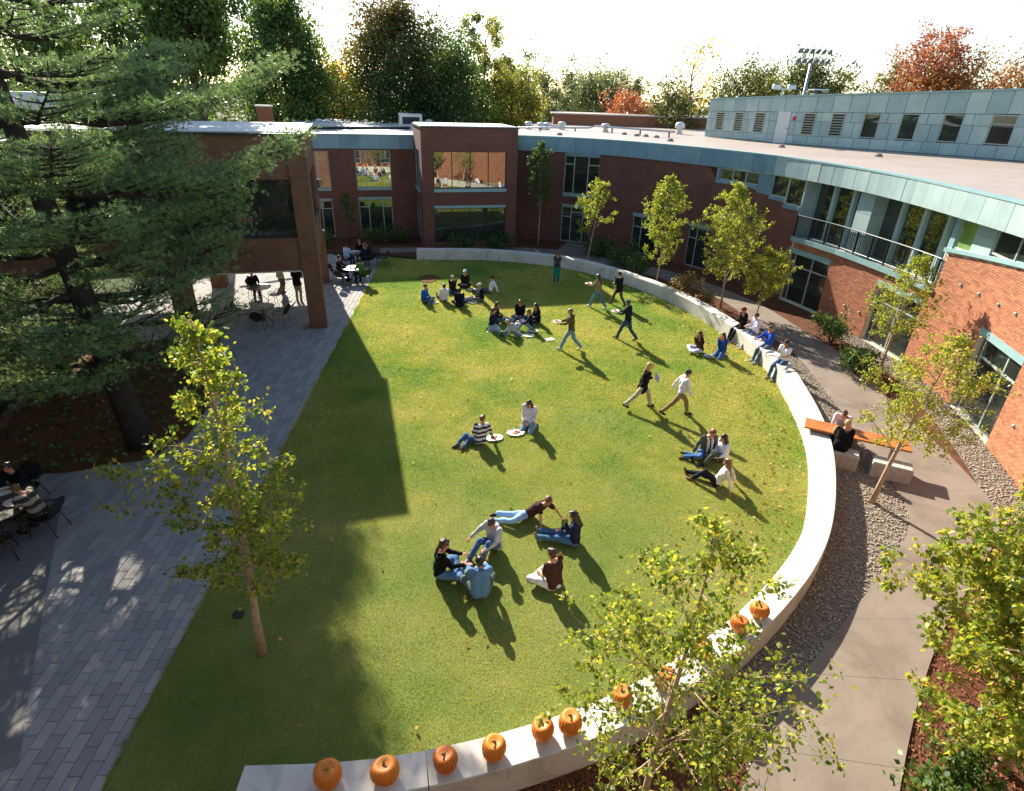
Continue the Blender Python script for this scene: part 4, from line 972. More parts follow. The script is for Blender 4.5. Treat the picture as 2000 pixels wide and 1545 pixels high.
shrub('large dark shrub against the curved wall near the glass door', (5.131, 37.439, 0.000), 1.1, 1.1, 1300, 'leaf_dark', .13, 6)
shrub('broad leafy shrub between two slim birches behind the wall', (6.409, 35.068, 0.000), 1.1, 1.3, 1300, 'leaf_shrub', .13, 7)
shrub('pale leaved shrub in front of the low window', (6.952, 32.882, 0.000), .8, 1.2, 900, 'leaf_shrub', .12, 8)
for i, (px, lab) in enumerate((((-12.4, 37.6), 'dark hedge shrub beside the far patio table'), ((-9.4, 39.2), 'dim low shrub under the wing windows'), ((-7.9, 39.6), 'dim low shrub at the foot of the tower side'), ((-3.6, 37.6), 'low ground shrub below the tower window'), ((-1.2, 38.6), 'small dark shrub at the tower corner'))):
    shrub(lab, px, .95, .9, 900, 'leaf_dark', .13, 20 + i)
shrub('leafy branches spilling over the mulch beside the walk', (6.6, 4.9), .8, .8, 1500, 'leaf_shrub', .10, 40)

# ---- big white pine on the left
def pine(base, seed=5):
    rg = np.random.default_rng(seed); root = thing('pine_tree', 'huge white pine with layered drooping boughs beside the plaza', 'tree', (base[0], base[1], 0)); mb = MB()
    H = 17.0; tp = [np.array((-.9 * (t * H / 9) if t * H < 9 else -.9, .15 * math.sin(3 * t), H * t - (.1 if t == 0 else 0))) for t in np.linspace(0, 1, 12)]
    mb.tube(tp, [.36 - .03 * k for k in range(11)] + [.03], 10)
    def trunk(h): t = h / H * 11; i = min(int(t), 10); return tp[i] + (tp[i + 1] - tp[i]) * (t - i)
    tufts = []; h = 2.5; az0 = 0
    while h < 15.8:
        nb = 6 if h < 9 else 5 if h < 12 else 4; az0 += 1.1
        for k in range(nb):
            az = az0 + k * 2 * math.pi / nb + rg.normal() * .18
            ln = (4.7 if h > 4.4 else 3.6) * (1 - max(0, h - 7.5) / 13) * (.66 + .42 * rg.random())
            dx = math.cos(az)
            if dx < -.2: ln *= .8
            azm = (az % (2 * math.pi)); rich = .38 < azm < 1.55 and 3.2 < h < 9.2
            if (azm < .38 or azm > 5.5) and h > 4.5: ln *= .66
            front = 3.7 < azm < 5.6 and h < 8
            if front: ln = max(ln * .85, 3.3)
            if rich: ln = max(ln, 4.2) * (1.3 if azm < .95 else 1.12)
            a = trunk(h + rg.random() * .35); b = a + np.array((math.cos(az) * ln, math.sin(az) * ln, ln * (.10 + .14 * rg.random())))
            n = 8; pts = []
            for t in np.linspace(0, 1, n):
                p = a + (b - a) * t; p[2] += -.55 * ln * .22 * math.sin(math.pi * t) + .0; p += rg.normal(size=3) * .04 * (0 < t < 1); pts.append(p)
            r0 = .05 + .012 * ln; mb.tube(pts, [r0 * (1 - .85 * i / (n - 1)) for i in range(n)], 5, False)
            m = int(ln * (9.0 if rich else 8.5 if front else 6.2))
            for q in range(m):
                f = .22 + .78 * (q + rg.random()) / m; i = min(int(f * (n - 1)), n - 2); p = pts[i] + (pts[i + 1] - pts[i]) * (f * (n - 1) - i)
                side = 1 if q % 2 else -1; d = np.array((math.cos(az + side * (.55 + .5 * rg.random())), math.sin(az + side * (.55 + .5 * rg.random())), .12 + .25 * rg.random()))
                tl = (1.15 - .75 * f) * .36 * ln * (.6 + .6 * rg.random()) + .25; e = p + d * tl
                mb.tube([p, (p + e) / 2 + np.array((0, 0, -.04)), e], [r0 * .3, r0 * .2, .006], 3, False)
                k2 = int(tl / (.055 if rich else .06 if front else .09)) + 2
                for w in range(k2):
                    g = .25 + .8 * (w + rg.random()) / k2; c = p + (e - p) * g
                    tufts.append((c + rg.normal(size=3) * np.array((.15, .15, .07) if rich else (.09, .09, .05)), d))
                    if rg.random() < .6: tufts.append((c + rg.normal(size=3) * np.array((.2, .2, .07)), d))
        h += .82
    T = np.array([t for t, _ in tufts]); D = np.array([d for _, d in tufts]); n = len(T); K = 12
    ctr = np.repeat(T, K, 0); ax = np.repeat(D, K, 0); d = rg.normal(size=(n * K, 3)) + ax * 1.1; d[:, 2] += .55; d /= np.linalg.norm(d, axis=1)[:, None]
    w = np.cross(d, rg.normal(size=(n * K, 3))); w /= np.linalg.norm(w, axis=1)[:, None]
    L = (.075 + .06 * rg.random(n * K))[:, None]; wd = .0066
    v = np.stack([ctr - w * wd, ctr + w * wd, ctr + d * L], 1).reshape(-1, 3); tone = np.clip(np.repeat(rg.random(n), K) * .7 + .3 * rg.random(n * K), 0, 1)
    mb.build('trunk', M['bark_pine'], root, True)
    o = link('crown', np_mesh('crown', v, np.arange(3 * n * K).reshape(-1, 3), M['pine_needle'], tone), root); print('pine tufts', n)
pine((-10.3, 13.75))

# ---- trees beyond the buildings
def back_tree(label, top, hw, shape, n, mat, leaf, seed, bark='bark', name='broadleaf_tree', trunk_r=.3, cbot=None, bare=0.0, dens=1.0, group='trees beyond the school roofs'):
    """top=(x, y, ztop); hw half width; shape 'round','tall','open','cone'"""
    rg = np.random.default_rng(seed); X, Y, Z = top; root = thing(name, label, 'tree', (X, Y, -.1), 0, group); mb = MB()
    zb = cbot if cbot is not None else Z * .25; tp = [np.array((.25 * math.sin(seed + k), .2 * math.cos(seed * 2 + k), Z * .9 * k / 6)) for k in range(7)]
    mb.tube(tp, [trunk_r * (1 - .86 * k / 6) for k in range(7)], 7); C = []; nl = 26 if shape != 'open' else 16
    if n > 9000: nl = 40
    for i in range(nl):
        t = (i + rg.random()) / nl; z = zb + (Z - zb) * (.06 + .92 * t)
        if shape == 'round': w = hw * math.sqrt(max(0, 1 - ((t - .42) / .62) ** 2))
        elif shape == 'tall': w = hw * (.55 + .45 * math.sin(math.pi * t)) * (1 - .5 * t ** 3)
        elif shape == 'cone': w = hw * (1.02 - t) + .1
        else: w = hw * (.45 + .6 * t) * (1.05 - .4 * t ** 4)
        az = i * 2.4 + rg.random(); q = w * (.72 + .3 * rg.random()); e = np.array((q * math.cos(az), q * math.sin(az), z)); h0 = max(zb * .7, z - q * .9 - .5 * rg.random() * 2)
        a = tp[0] + (tp[6] - tp[0]) * min(.98, h0 / (Z * .9)); pts = bez(a, e, .1, 5, rg, .07); rr = trunk_r * .28
        mb.tube(pts, [rr, rr * .75, rr * .5, rr * .3, rr * .12], 4, False)
        for s_ in range(5 if bare else 3):
            f = .4 + .6 * rg.random(); p = np.array(pts[2]) * (1 - f) + e * f; e2 = p + rg.normal(size=3) * hw * .22 + np.array((0, 0, hw * .14)); mb.tube([p, (p + e2) / 2 + rg.normal(size=3) * .05, e2], [rr * .28, rr * .18, rr * .06], 3, False); C.append(e2)
            if bare:
                for _ in range(3): e3 = e2 + rg.normal(size=3) * hw * .14 + np.array((0, 0, hw * .12)); mb.tube([e2, e3], [rr * .1, rr * .04], 3, False)
        C.append(e); C.append(np.array(pts[3]))
        if shape in ('round', 'cone'): C.append(np.array((q * .55 * math.cos(az + 1), q * .55 * math.sin(az + 1), z)))
    C = np.array(C); ci = rg.integers(0, len(C), n); tone = rg.random(len(C))[ci]; spread = hw * (.15 if shape != 'open' else .11) * dens
    S = C[ci] + rg.normal(size=(n, 3)) * spread * np.array((1, 1, .75)); ok_ = S[:, 2] > zb * .6; S = S[ok_]
    kx = hw / np.percentile(np.hypot(S[:, 0], S[:, 1]), 98); kz = Z / np.percentile(S[:, 2], 99.3); S = S * np.array((kx, kx, kz)); mb.v = [(p[0] * kx, p[1] * kx, p[2] * kz) for p in mb.v]
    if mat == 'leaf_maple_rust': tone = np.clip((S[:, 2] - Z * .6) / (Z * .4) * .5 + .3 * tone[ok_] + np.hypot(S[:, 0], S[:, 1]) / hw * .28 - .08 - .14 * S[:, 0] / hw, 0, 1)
    else: tone = tone[ok_]
    mb.build('trunk', M[bark], root, True)
    link('crown', leaves(S, leaf, rg, M[mat], .2, wide=.5, tone=tone, tri=True), root)
bt_ = back_tree
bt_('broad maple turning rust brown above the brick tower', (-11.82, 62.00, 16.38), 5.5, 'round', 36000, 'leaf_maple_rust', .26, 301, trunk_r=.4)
bt_('dark green lower maple crown right of the rust topped maple', (-7.62, 66.00, 13.94), 5.4, 'round', 30000, 'leaf_dark', .26, 302, trunk_r=.35)
bt_('tall dark evergreen mass with yellow tipped top behind the pine', (-21.46, 60.00, 16.47), 4.6, 'round', 32000, 'leaf_dark', .27, 303, trunk_r=.4)
bt_('very tall dark tree just behind the pine boughs', (-18.0, 36.5, 21.5), 2.9, 'tall', 36000, 'leaf_dark', .22, 304, trunk_r=.4, cbot=9.5)
bt_('dark tree at the back of the pine near the white rooftop ducts', (-33.64, 60.00, 17.59), 5.5, 'round', 11000, 'leaf_dark', .45, 305, trunk_r=.4)
bt_('dark tree filling the far corner behind the pine trunk', (-43.62, 62.00, 16.91), 6, 'round', 15300, 'leaf_dark', 0.355, 306, trunk_r=.4)
bt_('yellow green tree with crooked trunk behind the chimney', (-21.51, 70.00, 13.20), 3.4, 'open', 8840, 'leaf_yellowgreen', 0.281, 307)
bt_('golden autumn tree low behind the wing roof', (-19.43, 72.00, 11.50), 3.8, 'round', 11050, 'leaf_gold', 0.296, 308)
bt_('bare thin sapling spike beside the rust maple', (-17.91, 66.00, 14.08), 1.2, 'open', 60, 'leaf_gold', .25, 309, bare=1, trunk_r=.09)
bt_('tall airy locust tree with open tufts of foliage', (-4.17, 72.00, 16.41), 3.0, 'open', 7140, 'leaf_yellowgreen', 0.281, 310, bare=.5, trunk_r=.26)
bt_('rounded gold green tree right of the dark maple', (-1.14, 74.00, 11.74), 4.3, 'round', 14450, 'leaf_yellowgreen', 0.296, 311)
bt_('half bare grey tree above the gold green crown', (-0.25, 92.00, 15.27), 4.5, 'open', 5440, 'leaf_pale', 0.266, 312, 'bark_pale', bare=1)
bt_('pale sparse tree with fine upright twigs', (4.99, 92.00, 13.61), 4.0, 'open', 7820, 'leaf_pale', 0.281, 313, 'bark_pale', bare=1)
bt_('soft pale green willow like tree in the distance', (11.35, 98.00, 13.11), 6.0, 'round', 16150, 'leaf_pale', 0.340, 314, 'bark_pale')
bt_('greyish twiggy tree beside the distant spruce', (15.53, 104.00, 12.76), 4.2, 'open', 7140, 'leaf_pale', 0.311, 315, 'bark_pale', bare=1)
bt_('small distant spruce with pointed top', (19.12, 110.00, 12.31), 2.0, 'cone', 3740, 'leaf_olive', 0.266, 316, name='spruce_tree')
bt_('bright salmon red maple low behind the roof', (11.36, 70.00, 9.75), 3.6, 'round', 8840, 'leaf_red', 0.252, 317)
bt_('grey brown bare thicket tree behind the red maple', (14.35, 74.00, 9.50), 3.0, 'open', 800, 'leaf_shrub_rust', .3, 318, 'bark_pale', bare=1)
bt_('olive bushy tree left of the copper penthouse', (15.06, 64.00, 10.60), 3.6, 'round', 8840, 'leaf_olive', 0.252, 319)
bt_('tall wispy tree with a few yellow leaves beside the penthouse', (17.50, 68.00, 14.42), 2.6, 'open', 700, 'leaf_gold', .3, 320, bare=1, trunk_r=.2)
bt_('leafless thin tree between the penthouse trees', (24.43, 80.00, 14.76), 2.6, 'open', 40, 'leaf_gold', .3, 321, 'bark_pale', bare=1, trunk_r=.16)
bt_('rounded dark tree behind the penthouse louvres', (28.81, 84.00, 13.60), 5.0, 'round', 11050, 'leaf_olive', 0.311, 322)
bt_('yellow green shrubby tree above the penthouse door', (30.16, 80.00, 11.86), 2.2, 'round', 3740, 'leaf_yellowgreen', 0.266, 323)
bt_('dark green tree beside the stadium light mast', (36.53, 86.00, 14.74), 5.0, 'round', 11050, 'leaf_olive', 0.311, 324)
bt_('dark tree with grey edges right of the light mast', (41.37, 88.00, 13.66), 3.6, 'open', 5100, 'leaf_olive', 0.311, 325, bare=.5)
bt_('faint bare tree on the skyline right of the mast', (52.94, 100.00, 15.96), 4.0, 'open', 60, 'leaf_gold', .3, 326, 'bark_pale', bare=1, trunk_r=.16)
bt_('dark copper toned tree left of the big red maple', (47.02, 84.00, 14.20), 3.0, 'round', 4420, 'leaf_shrub_rust', 0.311, 327)
bt_('tall coral red maple with airy branching top', (48.59, 80.00, 17.24), 4.1, 'open', 10200, 'leaf_red', 0.311, 328, bare=.5, trunk_r=.3)
bt_('broad orange brown maple below the coral red maple', (49.31, 78.00, 14.50), 6.0, 'round', 14450, 'leaf_orange', 0.311, 329)
bt_('bare fine twigged tree right of the orange maple', (63.08, 90.00, 17.25), 5.0, 'open', 120, 'leaf_orange', .3, 330, 'bark_pale', bare=1, trunk_r=.25)
bt_('rust orange tree at the end of the penthouse roofline', (60.17, 82.00, 14.47), 4.5, 'round', 7650, 'leaf_orange', 0.311, 331)
wood = np.random.default_rng(77)
S = []
for _ in range(240):
    x = wood.uniform(-110, 130); y = wood.uniform(118, 150); h = wood.uniform(7, 11.5); k = 95; S.append(np.array((x, y, 0)) + wood.normal(size=(k, 3)) * np.array((2.6, 2, 1)) + np.stack([np.zeros(k), np.zeros(k), wood.uniform(.5, h, k)], 1))
S = np.vstack(S); S[:, 2] = np.abs(S[:, 2]); o = link('distant_wood', leaves(S, .75, wood, M['leaf_olive'], .1, wide=.5, tri=True)); tag(o, 'far belt of mixed woodland closing the horizon', 'woodland', kind='stuff')

# ================================================================== SMALL THINGS
def pumpkin(c, r, h, rz, seed, label, group=None):
    rg = random.Random(seed); root = thing('pumpkin', label, 'pumpkin', c, rz, group or 'pumpkins set out along the seat wall'); root.rotation_euler = (rg.uniform(-.11, .11), rg.uniform(-.11, .11), rz); r *= rg.uniform(.95, 1.06); h *= rg.uniform(.9, 1.06); n, m = 110, 16; vs = []; fs = []; ribs = rg.choice((19, 21, 22)); ph = [rg.random() for _ in range(40)]
    for i in range(m + 1):
        th = -math.pi / 2 + math.pi * i / m; cr, z = math.cos(th), math.sin(th)
        prof = (abs(cr) ** .72) * (1 if cr >= 0 else -1); zz = h / 2 * (1 + z) * 1.0
        if i >= m - 2: zz -= h * .05 * (i - (m - 3))
        for k in range(n):
            a = 2 * math.pi * k / n; g = 1 - .05 * abs(math.cos(ribs * a / 2 + 1)) ** .0 * 0 - .085 * (1 - abs(math.sin(ribs * a / 2))) ** 1.5 * (.35 + .65 * cr); wob = 1 + .035 * math.sin(2 * a + 6 * ph[0]) + .02 * math.sin(3 * a + 6 * ph[1])
            rr = r * max(prof, .04) * g * wob; vs.append((rr * math.cos(a), rr * math.sin(a), zz))
    for i in range(m):
        for k in range(n): fs.append((i * n + k, i * n + (k + 1) % n, (i + 1) * n + (k + 1) % n, (i + 1) * n + k))
    fs.append(tuple(range(n))[::-1]); fs.append(tuple(m * n + k for k in range(n)))
    MB().add(vs, fs).build('body', M['pumpkin'], root, True)
    b = rg.random() * 6; MB().tube([(0, 0, h * .84), (0.005, 0, h * .93), (.02 * math.cos(b), .02 * math.sin(b), h * 1.01), (.05 * math.cos(b), .05 * math.sin(b), h * 1.06)], [.03, .017, .013, .017], 7).build('stem', M['stem'], root, True)
pk = [((640, 1530), .195, .36, 'pumpkin nearest the square end of the seat wall'), ((754, 1526), .19, .34, 'second pumpkin from the square end of the seat wall'), ((872, 1503), .19, .33, 'third pumpkin from the square end of the seat wall'),
      ((963, 1480), .18, .34, 'tall pumpkin alone between the third pumpkin and the close pair'), ((1061, 1441), .175, .33, 'pumpkin with a twisted stem in the close pair'), ((1113, 1431), .175, .33, 'rounder pumpkin of the close pair beside the birch leaves'),
      ((1215, 1375), .17, .31, 'pumpkin mostly hidden by the birch leaves next to the close pair'), ((1300, 1340), .175, .32, 'pumpkin directly behind the birch trunk on the wall'), ((1372, 1285), .17, .30, 'pumpkin behind birch twigs just past the trunk'), ((1443, 1233), .17, .28, 'flatter pumpkin touching the last one of the row'), ((1482, 1205), .17, .30, 'last pumpkin of the row before the bare stretch of wall')]
PKW = [(-2.343, 4.621, 0.600), (-1.558, 4.672, 0.600), (-0.751, 4.853, 0.600), (-0.108, 5.036, 0.600), (0.618, 5.351, 0.600), (1.017, 5.441, 0.600), (1.869, 5.930, 0.600), (2.623, 6.267, 0.600), (3.372, 6.825, 0.600), (4.184, 7.410, 0.600), (4.664, 7.752, 0.600)]
for i, (q, r, h, lab) in enumerate(pk): pumpkin((PKW[i][0], PKW[i][1] + .04, .60), r, h, i * 1.7, i, lab)

# wooden table with checker board over the wall, stone benches
ta, tb = np.array((8.612, 14.974, 0.740)[:2]), np.array((11.000, 13.768, 0.740)[:2]); td = (tb - ta) / np.linalg.norm(tb - ta); tn = np.array((-td[1], td[0])); TLn = np.linalg.norm(tb - ta)
tt = thing('game_table', 'long orange wooden plank table crossing the seat wall with a checker board', 'table', (*((ta + tb) / 2), 0), math.atan2(td[1], td[0]))
MB().bbox((0, 0, .715), (TLn, .62, .05), 0, .008).build('tabletop', M['wood'], tt)
for dx in (-.1, TLn / 2 - .35): MB().box((dx, 0, .345), (.09, .4, .69)).build('leg', M['dark_metal'], tt)
sq = .045; bd = MB()
for i in range(8):
    for j in range(8): bd.cur = (i + j) % 2; bd.box((-TLn / 2 + .93 + (i - 3.5) * sq, (j - 3.5) * sq, .742), (sq - .001, sq - .001, .004))
bd.build('checker_board', [M['board_light'], M['board_dark']], tt)
def bench(label, c, L, rz, seed):
    root = thing('stone_bench', label, 'bench', (c[0], c[1], 0), rz, 'stone bench blocks at the game table'); mb = MB(); rg = random.Random(seed)
    mb.bbox((0, 0, .2), (L, .46, .48), 0, .03); mb.build('block', M['bench_stone'], root)
rzt = math.atan2(td[1], td[0]); tc = (ta + tb) / 2
for lab, a, o_, s_ in (('rough stone bench block under the blond student', .87, -.62, 1), ('rough stone bench block beside the birch trunk', 2.15, -.62, 2), ('stone bench block under the student in the pale pink sweater', .87, .72, 3)):
    q = ta + td * (a + .15) + tn * o_; bench(lab, q, .95, rzt, s_)

# trays, sheets, food ------------------------------------------------
def tray(c, label, food=('food_red',), rz=0.0, r=.2, paper=False, group='lunch trays', z=0.03):
    root = thing('food_tray', label, 'tray', (c[0], c[1], c[2] if len(c) > 2 and c[2] > .05 else z), rz, group)
    pr = [(.9 * r, 0), (r, .012), (r * 1.02, .022), (r * .97, .022), (r * .86, .008)]; mb = MB(); mb.lathe((0, 0, 0), pr, 8)
    b = mb.build('dish', M['tray'], root); b.scale = (1.25, .95, 1); rg = random.Random(int(c[0] * 100))
    for i, f in enumerate(food):
        m2 = MB(); a = i * 2.4 + rg.random()
        for k in range(4): m2.ell((.07 * math.cos(a + k * .5) + .03 * rg.random(), .07 * math.sin(a + k * .7), .02), (.05 * (.7 + .5 * rg.random()), .035, .016), n=8, m=5)
        m2.build('food', M[f], root, True)
    return root

# rooftop things ------------------------------------------------------
def vent(c, label, s=1.0, tall=.6, kind='mushroom'):
    root = thing('roof_vent', label, 'roof vent', c, .3, 'roof vents'); z = tall * s
    MB().lathe((0, 0, 0), [(.34 * s, 0), (.34 * s, .12 * s), (.24 * s, .14 * s), (.24 * s, z * .5)], 12).build('curb', M['metal'], root)
    MB().lathe((0, 0, z * .5), [(.26 * s, 0), (.44 * s, .02), (.44 * s, z * .35), (.3 * s, z * .5), (.1 * s, z * .55)], 14).build('hood', M['metal_white'], root, True)
vent((12.784, 51.657, 6.600), 'silver domed vent on dark base near the penthouse end', .85, 1.0)
for i, (x, y, sc, lab) in enumerate(((1032, 246, .9, 'round white vent closest to the tower roof'), (1056, 247, .85, 'left vent of the close white pair'), (1066, 248, .85, 'right vent of the close white pair'), (1096, 247, .95, 'single white vent past the close pair'), (1182, 250, 1.0, 'white vent where the roof pipe bends'))):
    p = ((0.653, 52.279, 6.600), (1.649, 52.077, 6.600), (2.161, 52.388, 6.600), (3.422, 53.156, 6.600), (6.785, 51.236, 6.600))[i]; vent(p, lab, sc * .8, .75)
for i, p in enumerate(((2.780, 45.061, 6.600), (7.849, 48.351, 6.600), (8.507, 46.805, 6.600), (9.127, 46.517, 6.600), (9.731, 45.650, 6.600), (9.901, 42.043, 6.600), (16.188, 39.410, 6.600), (19.442, 34.367, 6.600))):
    o = MB().lathe((0, 0, 0), [(.22, 0), (.2, .09), (.12, .16), (.03, .17)], 10).build('roof_drain', M['bark_pale']); o.location = p
    tag(o, 'small domed drain cap on the pale roof', 'drain', 'drain caps on the curved roof')
rt_ = thing('roof_pipe', 'long silver pipe on low stands running across the roof', 'pipe', (6.392, 55.829, 6.600))
L0 = rt_.location; PP = [(-0.173, 48.659, 6.850), (5.477, 51.475, 6.850), (5.993, 51.807, 7.000), (11.005, 45.726, 7.000)]
MB().tube([(p[0] - L0.x, p[1] - L0.y, p[2] - L0.z) for p in PP], .065, 8).build('pipe_run', M['metal'], rt_, True)
for t in (.15, .4, .62, .8, .97):
    a = np.array(PP[0]) if t < .5 else np.array(PP[2]); b = np.array(PP[1]) if t < .5 else np.array(PP[3]); q = a + (b - a) * (t * 2 if t < .5 else (t - .5) * 2)
    MB().box((q[0] - L0.x, q[1] - L0.y, (q[2] + 6.6) / 2 - L0.z), (.1, .1, q[2] - 6.6)).build('stand', M['dark_metal'], rt_)
c_ = thing('chimney', 'short square brick chimney on the wing roof', 'chimney', (-17.565, 44.253, 6.450)); mb = MB(); mb.box((0, 0, .7), (.95, .95, 1.4), AX); mb.build('stack', M['bench_stone'], c_).data.materials[0] = M['brick_att']; MB().box((0, 0, 1.44), (1.1, 1.1, .1), AX).build('cap', M['concrete'], c_)
u1 = thing('rooftop_unit', 'grey box air handler on the roof left of the tower', 'roof unit', (-8.549, 49.830, 6.450)); MB().bbox((0, 0, .55), (1.7, 1.2, 1.1), AX, .04).build('casing', M['metal'], u1); MB().box((0, -.02, .62), (1.3, 1.24, .5), AX).build('grille', M['dark_metal'], u1)
for p, lab in (((-14.486, 46.158, 6.450), 'low silver vent box left of the roof pipe'), ((-13.836, 45.836, 6.450), 'second silver vent box beside the chimney'), ((-7.331, 51.393, 6.450), 'small silver vent box behind the tower roof')):
    u = thing('rooftop_unit', lab, 'roof unit', p, AX, 'low vent boxes on the wing roof'); MB().bbox((0, 0, .25), (1.1, .8, .5), 0, .05).build('casing', M['metal'], u); MB().lathe((0, 0, .5), [(.25, 0), (.3, .08), (.1, .16)], 12).build('hood', M['metal_white'], u)
p0, p1 = np.array((-18.832, 39.310, 6.700)), np.array((-8.348, 48.232, 6.600)); o = MB().tube([(0, 0, 0), tuple((p1 - p0) * .5), tuple(p1 - p0)], .1, 8).build('roof_pipe', M['dark_metal']); o.location = tuple(p0); tag(o, 'dark pipe lying along the wing roof', 'pipe')
dk = thing('rooftop_duct', 'pale metal ductwork on the roof behind the pine', 'duct', (-27, 35, 7.3)); MB().bbox((0, 0, .7), (9, 1.6, .9), .15, .1).build('duct', M['metal_white'], dk); MB().bbox((-5.2, 1, .9), (2.6, 2.4, 1.7), .15, .3).build('air_handler', M['metal'], dk)
for dx in (-3.5, 0, 3.5): MB().box((dx, dx * .15, .13), (.15, 1.2, .26), .15).build('stand', M['dark_metal'], dk)
tk = thing('rooftop_tank', 'short silver cylinder tank on the roof by the pine trunk', 'tank', (-25.6, 31.5, 7.3)); MB().tube([(-.7, 0, .55), (.7, .1, .55)], .45, 16).build('drum', M['metal'], tk, True); MB().box((0, .05, .06), (1.2, .6, .12)).build('cradle', M['dark_metal'], tk)
bb = thing('back_building', 'low distant brick building beyond the pale roof', 'building', (14, 66, 0)); _x0, _x1 = (6.19, 66.00, 6.79), (18.66, 66.00, 6.48)
MB().box((0, 0, 3.75), (_x1[0] - _x0[0] + 6, 6, 7.5)).build('wall', M['brick_att'], bb); MB().box((0, 0, 7.56), (_x1[0] - _x0[0] + 6.4, 6.4, .12)).build('roof', M['roof'], bb); bb.location.x = (_x0[0] + _x1[0]) / 2
# stadium light mast
lm = (32.48, 76.00, 14.82); root = thing('light_mast', 'tall sports field mast carrying two rows of floodlights', 'light mast', (lm[0], lm[1], -.1), .25)
hz = lm[2]; MB().tube([(0, 0, 0), (0, 0, hz - .3)], [.28, .13], 10).build('mast', M['metal'], root, True)
for zz in (hz - .2, hz - 1.15): MB().box((0, 0, zz), (4.2, .09, .09)).build('crossarm', M['metal'], root)
fl = MB(); fl.lathe((0, 0, 0), [(.09, -.2), (.2, -.15), (.29, .1), (.29, .13), (.26, .11)], 10); flm = fl.mesh('floodlight', M['metal'])
for r_ in range(2):
    for k in range(6): o = link('floodlight', flm, root, (-1.9 + .76 * k, -.2, hz - .4 - .95 * r_)); o.rotation_euler = (rad(115), 0, rad(-12 + 5 * k))
ss = thing('roof_exhaust', 'square exhaust stack with flat cap behind the penthouse roof', 'exhaust', ((22.37, 50.00, 9.93)[0], 50, 6.6)); MB().box((0, 0, 1.6), (.8, .8, 3.2)).build('stack', M['brick_left'], ss); MB().box((0, 0, 3.42), (1.1, 1.1, .08)).build('cap', M['metal'], ss); MB().box((0, 0, 3.29), (.3, .3, .2)).build('neck', M['dark_metal'], ss)
fs_ = thing('rooftop_floodlights', 'pair of small floodlights on a post above the penthouse', 'floodlight', ((17.33, 44.00, 9.99)[0], 44, 9.2)); MB().tube([(0, 0, 0), (0, 0, .75)], .04, 6).build('post', M['metal'], fs_); MB().bbox((-.45, 0, .82), (.5, .28, .28), 0, .06).build('lamp', M['metal'], fs_); MB().bbox((.55, 0, .82), (.5, .28, .28), 0, .06).build('lamp', M['metal'], fs_); MB().box((0, 0, .66), (1.2, .05, .05)).build('arm', M['metal'], fs_)
# fallen leaves
n = 900; P_ = sample_poly(at_s(INNER, INNER.L * .40, INNER.L * .80, 24, -.02) + at_s(INNER, INNER.L * .80, INNER.L * .40, 24, -1.5), 560, rng); P2 = sample_poly(LAWN, 340, rng)
P_ = np.vstack([P_, P2]); S = np.concatenate([P_, .045 + .01 * rng.random((n, 1))], 1)
tag(link('fallen_leaves', leaves(S, .085, rng, M['fallen'], .0, 'fallen_leaves')), 'scattered dry leaves lying on the grass along the seat wall', 'leaves', kind='stuff')
S = np.concatenate([sample_poly(BEDL, 1500, rng), .02 + .16 * rng.random((1500, 1))], 1)
tag(link('ground_cover', leaves(S, .16, rng, M['leaf_dark'], -.3, 'ground_cover')), 'dark low ground cover plants in the shaded pine bed', 'ground cover', kind='stuff')
vb = thing('valve_box', 'round grey valve lid set in the grass near the birch', 'lid', (-5.102, 7.968, 0.000)); MB().lathe((0, 0, -.02), [(.11, 0), (.11, .05), (.09, .058)], 16).build('lid', M['patio'], vb)

# patio furniture -------------------------------------------------------
def copy_tree(o, parent=None):
    c = o.copy(); COL.objects.link(c); c.parent = parent
    for ch in list(o.children): copy_tree(ch, c)
    return c
def make_chair():
    root = thing('patio_chair', 'x', 'chair'); mb = MB(); rr = .26; oc = [(rr * math.cos(a) * (1.0 - .1 * math.sin(a)), rr * math.sin(a)) for a in np.linspace(0, 2 * math.pi, 17)[:-1]]
    MB().prism(oc, .44, .455).build('seat', M['patio'], root); MB().tube([(x, y, .448) for x, y in oc] + [(*oc[0], .448)], .013, 5).build('seat_rim', M['patio'], root, True)
    pts = [(.255 * math.cos(a), -.27 - .09 * (math.sin(a) + 1), .70 + .21 * math.sin(a)) for a in np.linspace(0, 2 * math.pi, 17)]
    MB().tube(pts, .012, 5).build('back_frame', M['patio'], root, True); m = MB(); m.add(pts[:-1], [tuple(range(16))]); m.build('backrest', M['patio'], root)
    for sx in (-1, 1):
        MB().tube([(sx * .2, .2, .44), (sx * .23, .26, 0)], .012, 5).build('leg', M['patio'], root, True); MB().tube([(sx * .19, -.2, .45), (sx * .24, -.32, 0)], .012, 5).build('leg', M['patio'], root, True)
        MB().tube([(sx * .24, -.33, .72), (sx * .29, -.1, .66), (sx * .28, .12, .63), (sx * .23, .2, .45)], .012, 5).build('arm', M['patio'], root, True); MB().tube([(sx * .17, -.25, .45), (sx * .2, -.3, .62)], .012, 5).build('back_strut', M['patio'], root, True)
    return root
chair0 = make_chair(); used_ch = [False]
def chair(p, hd, label, group):
    c = chair0 if not used_ch[0] else copy_tree(chair0); used_ch[0] = True; c.location = (p[0], p[1], 0.004); c.rotation_euler = (0, 0, -rad(hd)); tag(c, label, 'chair', group); return c
